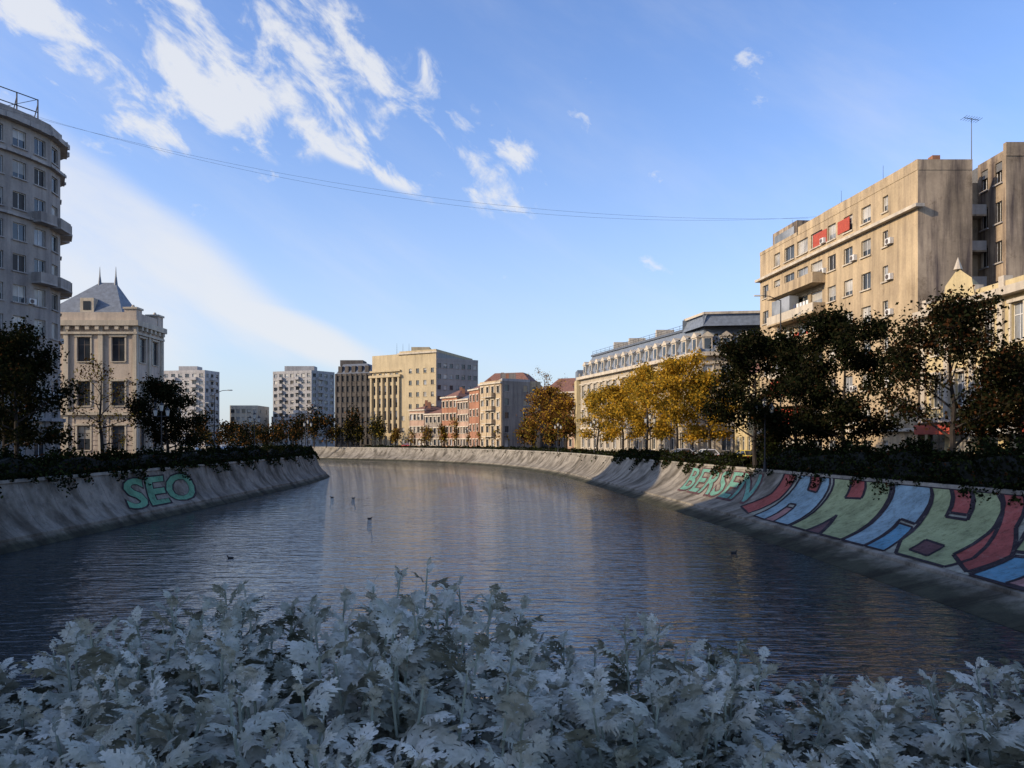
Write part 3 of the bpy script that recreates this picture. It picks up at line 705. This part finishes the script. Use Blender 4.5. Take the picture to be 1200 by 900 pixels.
def right_block():
    mb=MB(); z1=30.1; A,B=(32.2,103),(35.8,70)
    F=facade(mb,A,B,G,z1,10,8,1.5,1.65,.95,wm='tan_plaster',tm='pale_trim',
        wfun=lambda c,f:(2.6,1.7,.85) if c in(2,3,4) else ((.9,1.5,1.0) if c in(8,) else (1.7,1.65,.85)),
        skip=lambda c,f:(c==9) or (f==7 and c in(0,)),ac=.2)
    cw=F.L/10; fh=(z1-G)/8
    for f in(2,3,4,5,6):
        zb=G+f*fh
        fbox(mb,'tan_plaster',F,1.6*cw,5.1*cw,zb-.15,zb+.05,-.05,1.5)
        fbox(mb,'pale_trim' if f%2 else 'tan_plaster',F,1.6*cw,5.1*cw,zb+.05,zb+1.0,1.36,1.48)
        fbox(mb,'tan_plaster',F,1.6*cw,1.6*cw+.12,zb+.05,zb+1.0,0,1.34); fbox(mb,'tan_plaster',F,5.1*cw-.12,5.1*cw,zb+.05,zb+1.0,0,1.34)
    for f in(3,5): fbox(mb,'glass_pale',F,2.0*cw,3.4*cw,G+f*fh+1.02,G+f*fh+2.7,.3,1.40)
    for f in(2,4,5):
        for k in range(5): fbox(mb,random.choice(['awning_white','laundry_dark','red_panel','glass_pale']),F,3.6*cw+k*.75,3.6*cw+k*.75+.5,G+f*fh+.75,G+f*fh+1.5,1.2,1.24)
    fbox(mb,'red_panel',F,1.7*cw,3.3*cw,G+2.35*fh,G+3*fh-.35,-.05,1.2)
    fbox(mb,'red_panel',F,1.7*cw,3.3*cw,G+1.35*fh,G+2*fh-.35,-.05,.9)
    fbox(mb,'red_panel',F,4.3*cw,5.2*cw,G+7.25*fh,G+7.7*fh,.01,.05); fbox(mb,'red_panel',F,5.9*cw,6.6*cw,G+7.3*fh,G+7.7*fh,.01,.05)
    cornice(mb,A,B,z1-fh-.1,.3,.5,'pale_trim'); cornice(mb,A,B,G+fh,.3,.4,'pale_trim')
    fbox(mb,'tan_plaster',F,3.2*cw,F.L,z1-.02,z1+.9,-.35,.02); fbox(mb,'tan_plaster',F,0,3.1*cw,z1-.02,z1+.4,-.35,.02)
    fbox(mb,'stained_plaster',F,.5*cw,2.5*cw,z1,z1+2.4,-7,-1.0); fbox(mb,'glass_pale',F,.7*cw,2.3*cw,z1+.7,z1+1.9,-1.05,-.9)
    fbox(mb,'stained_plaster',F,4*cw,5.5*cw,z1,z1+1.9,-6,-1.6)
    for s in(3*cw,6.5*cw,8*cw): fbox(mb,'brick_orange',F,s,s+.7,z1,z1+2.2,-3,-2.3)
    for s in(1.5*cw,5*cw,7.4*cw): p=F.P(s,z1,-2); mb.tube('iron',p,(p[0],p[1],z1+3.4),.025,.015,4)
    pl=[A,B,(40.6,70),(40.6,73.6),(43.2,73.6),(43.2,69.4),(64,69.4),(64,103)]
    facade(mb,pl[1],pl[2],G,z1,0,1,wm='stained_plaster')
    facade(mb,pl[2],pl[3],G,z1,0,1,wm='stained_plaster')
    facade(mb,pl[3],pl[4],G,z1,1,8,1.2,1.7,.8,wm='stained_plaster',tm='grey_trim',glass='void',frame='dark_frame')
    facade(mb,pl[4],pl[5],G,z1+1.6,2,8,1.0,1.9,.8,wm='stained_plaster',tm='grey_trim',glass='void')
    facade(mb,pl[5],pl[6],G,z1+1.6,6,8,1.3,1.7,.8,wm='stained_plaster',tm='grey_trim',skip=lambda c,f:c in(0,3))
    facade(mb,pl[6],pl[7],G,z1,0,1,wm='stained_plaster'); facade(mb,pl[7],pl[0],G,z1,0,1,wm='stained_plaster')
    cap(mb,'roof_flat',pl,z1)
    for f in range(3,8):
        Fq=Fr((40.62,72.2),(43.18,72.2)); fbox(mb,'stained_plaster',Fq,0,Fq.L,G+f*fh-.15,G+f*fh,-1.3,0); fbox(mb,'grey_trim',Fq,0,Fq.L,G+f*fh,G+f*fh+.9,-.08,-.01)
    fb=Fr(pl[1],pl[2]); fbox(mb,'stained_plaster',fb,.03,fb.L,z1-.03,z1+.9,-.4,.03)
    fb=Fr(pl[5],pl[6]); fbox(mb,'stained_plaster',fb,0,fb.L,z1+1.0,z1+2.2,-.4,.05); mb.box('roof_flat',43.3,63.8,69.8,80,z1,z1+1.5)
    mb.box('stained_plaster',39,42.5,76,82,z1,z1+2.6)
    for x,h in((37,1.6),(38.5,2.0),(41,1.3)): mb.box('brick_orange',x-.35,x+.35,72,72.8,z1,z1+h)
    mb.build('apartment_building')
    mb=MB(); x,y=44,76; mb.tube('iron',(x,y,z1+1),(x,y,z1+7),.05,.03,5)
    mb.tube('iron',(x-.9,y-.3,z1+6.9),(x+.9,y+.3,z1+6.9),.03,.03,4)
    for k in range(7): mb.tube('iron',(x-.9+k*.3,y-.6-.3+k*.1,z1+6.9),(x-.9+k*.3,y+.6-.3+k*.1,z1+6.9),.018,.018,3)
    mb.build('tv_antenna')
right_block()
def cream_house():
    mb=MB(); pl=[(36.0,69.2),(37.0,38),(52,38),(52,69.2)]; z1=16.8
    for i,c in enumerate((9,4,0,0)):
        A,B=pl[i],pl[(i+1)%4]
        F=facade(mb,A,B,G+4.2,z1,c,2,1.3,2.7,1.1,wm='cream_plaster',tm='pale_trim',surround=True,pil=bool(c))
        if c:
            cornice(mb,A,B,z1,.6,.7,'pale_trim'); cornice(mb,A,B,G+4.0,.4,.5,'pale_trim')
            facade(mb,A,B,G,G+4.2,c,1,2.5,3.0,.4,wm='cream_plaster',tm='pale_trim',sills=False,glass='glass',frame='dark_frame')
            for k in range(0,c,2):
                cw=F.L/c; fbox(mb,'red_panel' if k%4==0 else 'awning_white',F,k*cw+.3,k*cw+cw*1.6,G+3.0,G+3.8,.1,1.1)
            for k in range(c+1): cw=F.L/c; fbox(mb,'pale_trim',F,k*cw-.3,k*cw+.3,z1+.6,z1+1.6,-.6,.1)
            fbox(mb,'cream_plaster',F,0,F.L,z1+.6,z1+1.2,-.5,-.05)
        else: facade(mb,A,B,G,G+4.2,0,1,wm='cream_plaster')
    F=Fr(pl[0],pl[1])
    for s in(5.2,19):
        mb.add('cream_plaster',[F.P(s-2.2,z1+.62,.2),F.P(s+2.2,z1+.62,.2),F.P(s+1.8,z1+2.2,.2),F.P(s,z1+3.3,.2),F.P(s-1.8,z1+2.2,.2),F.P(s,z1+2,-1.6)],[(0,1,2,3,4),(2,3,5),(3,4,5),(1,2,5),(4,0,5)])
        mb.cone('pale_trim',F.P(s,0,.2)[:2],.35,z1+3.2,z1+4.2,8)
    slope_roof(mb,'slate_pale',pl,z1+.3,z1+2.2,5)
    mb.build('ornate_townhouse')
cream_house()
def house_between():
    mb=MB(); pl=[(31.6,112.5),(32.0,103.4),(45,103.4),(45,112.5)]
    for i,c in enumerate((4,0,0,0)): facade(mb,pl[i],pl[(i+1)%4],G,15,c,3,1.2,2.0,1,wm='cream_plaster',tm='pale_trim')
    slope_roof(mb,'roof_red',pl,15.1,17.5,3); mb.build('town_house')
house_between()
# ------------------------------------------------------------------ street furniture
def lantern(x,y,h=5.2):
    mb=MB(); z=STREET
    mb.tube('iron',(x,y,z),(x,y,z+.7),.17,.11,8); mb.tube('iron',(x,y,z+.7),(x,y,z+h),.07,.05,8); mb.tube('iron',(x,y,z+.68),(x,y,z+.8),.14,.14,8)
    mb.tube('iron',(x-.55,y,z+h-.5),(x+.55,y,z+h-.5),.035,.035,5)
    for dx in(-.55,.55,0):
        zz=z+h-.45 if dx else z+h
        mb.tube('lamp_glass',(x+dx,y,zz),(x+dx,y,zz+.5),.13,.2,6); mb.tube('iron',(x+dx,y,zz+.5),(x+dx,y,zz+.75),.24,.03,6); mb.tube('iron',(x+dx,y,zz-.06),(x+dx,y,zz),.15,.15,6)
        mb.tube('iron',(x+dx,y,zz+.75),(x+dx,y,zz+.9),.03,.02,4)
    mb.build('street_lamp',names={'iron':'post','lamp_glass':'lantern_glass'})
for p in((20.4,64),(17.6,101),(13.6,131),(9,155),(-31.8,98),(-31.8,72),(-33.2,129),(28.6,41),(-12,215),(-25,235)): lantern(*p)
def mast(x,y,h,ax):
    mb=MB(); z=STREET
    mb.tube('iron',(x,y,z),(x,y,z+h),.11,.06,8); mb.tube('iron',(x,y,z+h),(x+ax*.6,y,z+h+.5),.05,.045,6); mb.tube('iron',(x+ax*.6,y,z+h+.5),(x+ax,y,z+h+.55),.045,.04,6)
    mb.box('lamp_glass',min(x+ax,x+ax*1.35),max(x+ax,x+ax*1.35),y-.15,y+.15,z+h+.48,z+h+.62)
    mb.build('road_lamp',names={'iron':'mast','lamp_glass':'lamp_head'})
mast(29.8,88,18.0,-2.2); mast(-45,120,9.5,2.0); mast(-60,150,9,2); mast(-39,150,8,1.6)
def cable(P0,P1,sag,r=.03):
    mb=MB(); n=40; pts=[]
    for i in range(n+1):
        t=i/n; p=Vector(P0).lerp(Vector(P1),t); p.z-=4*sag*t*(1-t); pts.append(p)
    for i in range(n): mb.tube('iron',pts[i],pts[i+1],r,r,4,False)
    mb.build('overhead_cable',names={'iron':'wire'})
cable((-50.5,78,38.9),(33.6,90,31.4),3.2,.011); cable((-50.5,78,39.2),(33.8,88,31.0),4.0,.011)
def carpaint(n,c):
    m,t,b=nt(n); b.inputs['Base Color'].default_value=(*c,1); b.inputs['Roughness'].default_value=.3; b.inputs['Coat Weight'].default_value=.6; MATS[n]=m
carpaint('car_white',(.65,.65,.63)); carpaint('car_silver',(.35,.36,.38)); carpaint('car_yellow',(.55,.42,.05)); carpaint('car_dark',(.03,.035,.05)); carpaint('car_red',(.3,.03,.03))
simple('rubber',(.02,.02,.02),.9); simple('tail_light',(.4,.02,.02),.3)
def car(x,y,rot,paintm):
    mb=MB()
    side=[(-2.05,.35),(-2.1,.75),(-1.95,.98),(-1.0,1.02),(.75,.98),(1.75,.86),(2.08,.68),(2.1,.38),(1.75,.25),(-1.75,.25)]
    n=len(side); vs=[]
    for yy in(-.85,-.78,.78,.85):
        k=.96 if abs(yy)>.8 else 1.0
        for a,b in side: vs.append((a*k,yy,.62+(b-.62)*k))
    fs=[tuple(range(n)),tuple(range(4*n-1,3*n-1,-1))]
    for L in range(3):
        for i in range(n): fs.append((L*n+i,L*n+(i+1)%n,(L+1)*n+(i+1)%n,(L+1)*n+i))
    mb.add(paintm,vs,fs)
    q=[(-1.75,-.76,1.0),(1.0,-.76,.97),(1.0,.76,.97),(-1.75,.76,1.0),(-1.2,-.58,1.42),(.25,-.58,1.44),(.25,.58,1.44),(-1.2,.58,1.42)]
    mb.box8('glass',q)
    mb.box8(paintm,[(-1.25,-.61,1.41),(.3,-.61,1.42),(.3,.61,1.42),(-1.25,.61,1.41),(-1.1,-.5,1.49),(.12,-.5,1.5),(.12,.5,1.5),(-1.1,.5,1.49)])
    for s in(-1,1):
        for (a,b) in(((-1.75,.765,1.0),(-1.2,.59,1.43)),((1.0,.765,.97),(.25,.59,1.44)),((-.4,.765,.99),(-.4,.59,1.43))):
            mb.tube(paintm,(a[0],a[1]*s,a[2]),(b[0],b[1]*s,b[2]),.04,.035,5)
        for xx in(-1.3,1.32):
            mb.tube('rubber',(xx,s*.66,.32),(xx,s*.87,.32),.32,.32,16); mb.tube('car_silver',(xx,s*.86,.32),(xx,s*.885,.32),.19,.17,12)
        mb.box('lamp_glass',2.0,2.09,s*.6-.15,s*.6+.15,.6,.74); mb.box('tail_light',-2.11,-2.02,s*.62-.13,s*.62+.13,.7,.88)
        mb.box(paintm,.72,.86,min(s*.84,s*.98),max(s*.84,s*.98),.98,1.1)
    mb.build('parked_car',loc=(x,y,STREET),rot=rot)
for i,(x,y,r,c) in enumerate([(-43.2,108,1.57,'car_white'),(-42.4,116,1.57,'car_silver'),(-42.5,124,1.5,'car_dark'),(-47,133,1.9,'car_white'),(-52,143,2.2,'car_silver'),(24.6,84,1.75,'car_yellow'),(22.5,92,1.75,'car_white'),(21.2,99,1.75,'car_silver'),(27.2,76,1.7,'car_dark'),(-16,226,2.4,'car_white'),(-24,236,2.5,'car_silver'),(-32,243,2.5,'car_red'),(-4,211,2.2,'car_white'),(33.4,52,1.6,'car_red'),(33.2,46,1.6,'car_white')]): car(x,y,r,c)
simple('duck_plumage',(.03,.026,.022),.8)
def duck(x,y,rot,s=1):
    ch=[(-.27,.085,.006),(-.22,.07,.045),(-.12,.045,.095),(0,.03,.115),(.10,.035,.10),(.155,.07,.065),(.175,.115,.042),(.19,.145,.038),(.215,.165,.045),(.25,.165,.038),(.275,.155,.018),(.325,.148,.014),(.335,.146,.004)]
    V=[];F=[];n=10
    for i,(px,pz,r) in enumerate(ch):
        a=ch[max(0,i-1)];b=ch[min(len(ch)-1,i+1)]; tx,tz=b[0]-a[0],b[1]-a[1]; L=math.hypot(tx,tz); tx/=L;tz/=L
        for k in range(n):
            an=2*math.pi*k/n; yy=math.cos(an)*r*1.1; q=math.sin(an)*r*(.85 if i<5 else 1)
            V.append((px-tz*q,yy,pz+tx*q))
    for i in range(len(ch)-1):
        for k in range(n): F.append((i*n+k,i*n+(k+1)%n,(i+1)*n+(k+1)%n,(i+1)*n+k))
    me=bpy.data.meshes.new('body'); me.from_pydata(V,[],F); me.materials.append(MATS['duck_plumage'])
    me.polygons.foreach_set('use_smooth',[True]*len(me.polygons))
    o=bpy.data.objects.new('duck',me); COL.objects.link(o)
    o.location=(x,y,0.0); o.rotation_euler=(0,0,rot); o.scale=(s,)*3
for p in((-14.9,42,2.9),(-5.3,37.3,.3),(-11.3,63,.4),(-17,85,.2),(-19.5,86,3.0),(12.3,44,.3)): duck(p[0],p[1],p[2],.8)
# ------------------------------------------------------------------ bridge, planter, dusty miller
mb=MB(); mb.box('asphalt',-34,30,-16,1.0,3.9,4.7); mb.box('paving',-34,30,-2.6,1.0,4.7,4.83); mb.box('planter_concrete',-34,30,1.0,1.14,3.6,5.3)
mb.build('bridge')
simple('soil',(.03,.024,.018),1)
mb=MB(); mb.box('planter_concrete',-14,14,1.15,1.22,4.8,5.30); mb.box('planter_concrete',-14,14,2.28,2.36,4.8,5.30); mb.box('planter_concrete',-14,14,1.225,2.275,4.8,4.88); mb.box('soil',-14,14,1.22,2.28,4.885,5.22)
mb.build('planter_box')
def silver():
    m=bpy.data.materials.new('silver_leaf'); m.use_nodes=True; t=m.node_tree; b=t.nodes['Principled BSDF']
    o=ramp(t,noise(t,4,5),[(.30,(.17,.175,.125)),(.47,(.42,.41,.33)),(.70,(.74,.70,.60))])
    o=mulcol(t,o,ramp(t,noise(t,60,3),[(.3,(.7,.72,.7)),(.7,(1,1,1))]))
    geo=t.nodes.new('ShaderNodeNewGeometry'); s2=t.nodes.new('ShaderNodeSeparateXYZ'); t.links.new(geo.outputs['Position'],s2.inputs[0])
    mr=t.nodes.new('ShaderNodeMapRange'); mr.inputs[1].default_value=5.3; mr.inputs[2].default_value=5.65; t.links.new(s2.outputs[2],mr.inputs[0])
    o=mulcol(t,o,ramp(t,mr.outputs[0],[(0,(.30,.31,.24)),(.85,(1,1,1))]))  # leaves tinted darker downward, painting shade into the gaps between plants
    t.links.new(o,b.inputs['Base Color']); b.inputs['Roughness'].default_value=.95; b.inputs['Specular IOR Level'].default_value=.1
    bp=t.nodes.new('ShaderNodeBump'); bp.inputs['Strength'].default_value=.5; bp.inputs['Distance'].default_value=.003
    t.links.new(noise(t,120,3),bp.inputs['Height']); t.links.new(bp.outputs[0],b.inputs['Normal'])
    MATS['silver_leaf']=m
silver(); simple('silver_stem',(.24,.27,.21),.9)
def leaf_template(seed):
    r=random.Random(seed); V=[];F=[]
    us=np.linspace(0,1,9)
    for u in us:
        w=.045*(1-.4*u); V+=[(u,-w,0),(u,w,0)]
    for i in range(8): F.append((2*i,2*i+2,2*i+3,2*i+1))
    def lobe(u,side,l,ang,wd):
        k=len(V); ca,sa=math.cos(ang),math.sin(ang)*side
        pts=[(0,-.05),(.40*l,-wd*.58),(.58*l,-wd*1.5),(.86*l,-wd*1.3),(.78*l,-wd*.45),(1.08*l,-wd*.4),(1.12*l,wd*.4),(.80*l,wd*.45),(.9*l,wd*1.35),(.60*l,wd*1.55),(.38*l,wd*.58),(0,.05)]
        for a,bb in pts:
            bb*=r.uniform(.85,1.15); a*=r.uniform(.94,1.06)
            V.append((u+a*ca-bb*sa, a*sa+bb*ca, 0))
        F.append((k,k+1,k+10,k+11)); F.append((k+1,k+2,k+3,k+4)); F.append((k+1,k+4,k+7,k+10)); F.append((k+4,k+5,k+6,k+7)); F.append((k+7,k+8,k+9,k+10))
    for u,l in((.27,.21),(.42,.33),(.57,.38),(.72,.33),(.86,.21)):
        for s in(-1,1): lobe(u+r.uniform(-.02,.02),s,l*r.uniform(.85,1.15),math.radians(r.uniform(42,60)),.066)
    lobe(.93,1,.26,0,.078)
    V=np.array(V); x,y=V[:,0],V[:,1]
    bend=r.uniform(.15,.65)
    V[:,2]=.25*x-bend*x*x+.35*np.abs(y)-2*y*y*r.uniform(.2,1.4)+.03*np.sin(x*14+seed)
    return V,F
T=[leaf_template(i) for i in range(8)]
def dusty():
    r=random.Random(5)
    px=[-3.2,-1.9,-1.35,-1.28,-1.2,-1.0,-.8,-.68,-.57,-.40,-.24,-.08,.03,.12,.22,.28,.34,.42,.6,.75,.86,.98,1.07,1.2,1.3,1.9,3.2]
    pz=[5.68,5.70,5.68,5.60,5.70,5.79,5.84,5.82,5.79,5.85,5.87,5.82,5.73,5.67,5.65,5.78,5.79,5.68,5.66,5.61,5.65,5.58,5.55,5.62,5.64,5.66,5.66]
    AV=[];AF=[];k=0; mb=MB()
    x=-2.6; cand=[]
    while x<2.6:
        for yy in np.arange(1.26,2.36,.086): cand.append((x+r.uniform(-.045,.045),yy+r.uniform(-.045,.045)))
        x+=.082
    cl=[(r.uniform(-2.6,2.6),r.uniform(1.2,2.4),r.choice([-.06,-.04,.03,.05]),r.uniform(.07,.15)) for _ in range(60)]
    for (sx,sy) in cand:
        pxx=sx*2/sy if sy>1.5 else sx*1.25
        zt=np.interp(pxx,px,pz)+r.gauss(0,.024)-.035
        for (a,b_,hh,rr) in cl:
            d2=((sx-a)**2+(sy-b_)**2)/rr**2
            if d2<4: zt+=hh*math.exp(-d2)
        if sy<1.9: zt-=(1.9-sy)*.10
        if r.random()<.03: zt+=.045
        base=Vector((sx,sy,5.15)); lean=Vector((r.uniform(-.12,.12),r.uniform(-.1,.1)+(.1 if sy>2.1 else 0),0)); tip=Vector((sx+lean.x,sy+lean.y,zt))
        mb.tube('silver_stem',base,tip,.006,.003,4,False)
        ax=(tip-base).normalized(); nl=r.randint(10,14); ph=r.uniform(0,6.28); vig=r.uniform(.75,1.15)
        for i in range(nl):
            t=1-.58*(i/nl)**1.1; p=base.lerp(tip,t); a=ph+i*2.4
            L=(.040+.066*min(1,i/4))*r.uniform(.8,1.25)*vig
            up=1.15-.9*min(1,i/7)+r.uniform(-.2,.2)
            h=Vector((math.cos(a),math.sin(a),0)); d=(h*math.cos(up)+ax*math.sin(up)).normalized()
            sd=d.cross(ax)
            if sd.length<.05: sd=Vector((1,0,0))
            sd.normalize(); nn=sd.cross(d).normalized()
            if r.random()<.5: sd=-sd
            V,F=T[r.randrange(8)]
            roll=r.uniform(-.6,.6); s2=sd*math.cos(roll)+nn*math.sin(roll); n2=nn*math.cos(roll)-sd*math.sin(roll)
            M=np.array([d[:],s2[:],n2[:]])*L
            M[1]*=r.uniform(.85,1.15)
            AV.append(V@M+np.array(p[:])); AF.append((k,F)); k+=len(V)
    V=np.concatenate(AV); faces=[tuple(i+kk for i in f) for kk,F in AF for f in F]
    e=mb.build('dusty_miller_plants',names={'silver_stem':'stems'})
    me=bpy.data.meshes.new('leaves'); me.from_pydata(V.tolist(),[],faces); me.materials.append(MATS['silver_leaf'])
    me.polygons.foreach_set('use_smooth',[True]*len(me.polygons))
    o=bpy.data.objects.new('leaves',me); COL.objects.link(o); o.parent=e
    print('leaf faces',len(faces))
dusty()
# ------------------------------------------------------------------ sky and sun
EL=math.radians(24); sv=Vector((-.95*math.cos(EL),-.31*math.cos(EL),math.sin(EL))).normalized()
az=math.atan2(sv.x,sv.y)
w=bpy.data.worlds.new('World'); scene.world=w; w.use_nodes=True; t=w.node_tree; bg=t.nodes['Background']
sky=t.nodes.new('ShaderNodeTexSky'); sky.sky_type='NISHITA'; sky.sun_disc=False; sky.sun_elevation=EL; sky.sun_rotation=az%(2*math.pi)
sky.air_density=1.0; sky.dust_density=1.0; sky.ozone_density=2.0
tc=t.nodes.new('ShaderNodeTexCoord'); sp=t.nodes.new('ShaderNodeSeparateXYZ'); t.links.new(tc.outputs['Generated'],sp.inputs[0])
def M(op,a,b=None,c=None,clamp=False):
    n=t.nodes.new('ShaderNodeMath'); n.operation=op; n.use_clamp=clamp
    for i,v in enumerate((a,b,c)):
        if v is None: continue
        if isinstance(v,(int,float)): n.inputs[i].default_value=v
        else: t.links.new(v,n.inputs[i])
    return n.outputs[0]
dx,dy,dz=sp.outputs[0],sp.outputs[1],sp.outputs[2]
def blob(px,py,a,b,deg,):
    v=Vector(((px-600)/930,1,(515-py)/930)).normalized(); th=math.radians(deg)
    u=M('SUBTRACT',dx,v.x); q=M('SUBTRACT',dz,v.z)
    U=M('DIVIDE',M('ADD',M('MULTIPLY',u,math.cos(th)),M('MULTIPLY',q,math.sin(th))),a)
    W=M('DIVIDE',M('SUBTRACT',M('MULTIPLY',q,math.cos(th)),M('MULTIPLY',u,math.sin(th))),b)
    return M('SUBTRACT',1,M('ADD',M('MULTIPLY',U,U),M('MULTIPLY',W,W)),clamp=True)
def wn(scale,detail,deg,su,sv_,rough=.6,loc=0,dist=0):
    th=math.radians(deg)
    U=M('MULTIPLY',M('ADD',M('MULTIPLY',dx,math.cos(th)),M('MULTIPLY',dz,math.sin(th))),su)
    W=M('MULTIPLY',M('SUBTRACT',M('MULTIPLY',dz,math.cos(th)),M('MULTIPLY',dx,math.sin(th))),sv_)
    cb=t.nodes.new('ShaderNodeCombineXYZ'); t.links.new(M('ADD',U,loc),cb.inputs[0]); t.links.new(W,cb.inputs[1]); t.links.new(M('MULTIPLY',dy,.5),cb.inputs[2])
    n=t.nodes.new('ShaderNodeTexNoise'); n.inputs['Scale'].default_value=scale; n.inputs['Detail'].default_value=detail; n.inputs['Roughness'].default_value=rough; n.inputs['Distortion'].default_value=dist
    t.links.new(cb.outputs[0],n.inputs['Vector']); return n.outputs['Fac']
def sm(x,a,b):
    n=t.nodes.new('ShaderNodeMapRange'); n.interpolation_type='SMOOTHSTEP'; n.inputs[1].default_value=a; n.inputs[2].default_value=b; t.links.new(x,n.inputs[0]); return n.outputs[0]
m1=M('MAXIMUM',blob(400,100,.29,.080,-24),blob(230,55,.16,.085,-28))
m1=M('MAXIMUM',m1,blob(60,60,.17,.09,-10))
n1=wn(15,10,-36,.95,1.5,.62,3.3,.35)
lump=wn(8,3,-60,1,1.6,.5,1.1,.2)
puff=sm(M('ADD',M('ADD',n1,M('MULTIPLY',lump,.6)),M('MULTIPLY',m1,.15)),.84,1.04)
puff=M('MULTIPLY',puff,sm(m1,0,.25))
m2=M('MAXIMUM',blob(150,270,.30,.07,-38),blob(330,385,.26,.035,-22))
m2=M('MAXIMUM',m2,blob(60,330,.24,.18,-20))
n2=wn(4,8,-32,.7,1.9,.55,2.0,.3)
veil=M('MULTIPLY',sm(M('ADD',n2,M('MULTIPLY',m2,.40)),.46,.90),sm(m2,0,.9))
n3=wn(11,7,-20,1,1.6,.6,7.3,.2); small=M('MULTIPLY',sm(n3,.635,.74),.65)
n4=wn(2.0,7,-30,.6,2.2,.6,5,.3); thin=M('MULTIPLY',sm(n4,.44,.8),.34)
fac=M('MAXIMUM',M('MAXIMUM',M('MULTIPLY',puff,.86),M('MULTIPLY',veil,.82)),M('MAXIMUM',small,thin),clamp=True)
gain=t.nodes.new('ShaderNodeMix'); gain.data_type='RGBA'; gain.blend_type='MULTIPLY'; gain.inputs[0].default_value=1; t.links.new(sky.outputs[0],gain.inputs[6]); gain.inputs[7].default_value=(1.25,1.40,1.78,1)
hz=t.nodes.new('ShaderNodeMix'); hz.data_type='RGBA'
hf=M('MULTIPLY',M('POWER',M('SUBTRACT',1,M('MULTIPLY',M('ABSOLUTE',dz),2.1),clamp=True),1.9),.78)
t.links.new(hf,hz.inputs[0]); t.links.new(gain.outputs[2],hz.inputs[6]); hz.inputs[7].default_value=(4.3,4.75,5.2,1)
mix=t.nodes.new('ShaderNodeMix'); mix.data_type='RGBA'; t.links.new(fac,mix.inputs[0]); t.links.new(hz.outputs[2],mix.inputs[6]); mix.inputs[7].default_value=(5.6,5.7,5.9,1)
t.links.new(mix.outputs[2],bg.inputs['Color']); bg.inputs['Strength'].default_value=.15
sun=bpy.data.lights.new('sun','SUN'); sun.energy=4.8; sun.angle=math.radians(.5); sun.color=(1,.80,.55)
so=bpy.data.objects.new('sun',sun); so.rotation_euler=sv.to_track_quat('Z','Y').to_euler(); COL.objects.link(so)
# ------------------------------------------------------------------ camera
cam=bpy.data.cameras.new('camera'); cam.sensor_width=36; cam.lens=27.9; cam.shift_y=.0542; cam.clip_end=12000; cam.clip_start=.05
co=bpy.data.objects.new('camera',cam); co.location=(0,0,EYE); co.rotation_euler=(math.radians(90),0,0); COL.objects.link(co); scene.camera=co
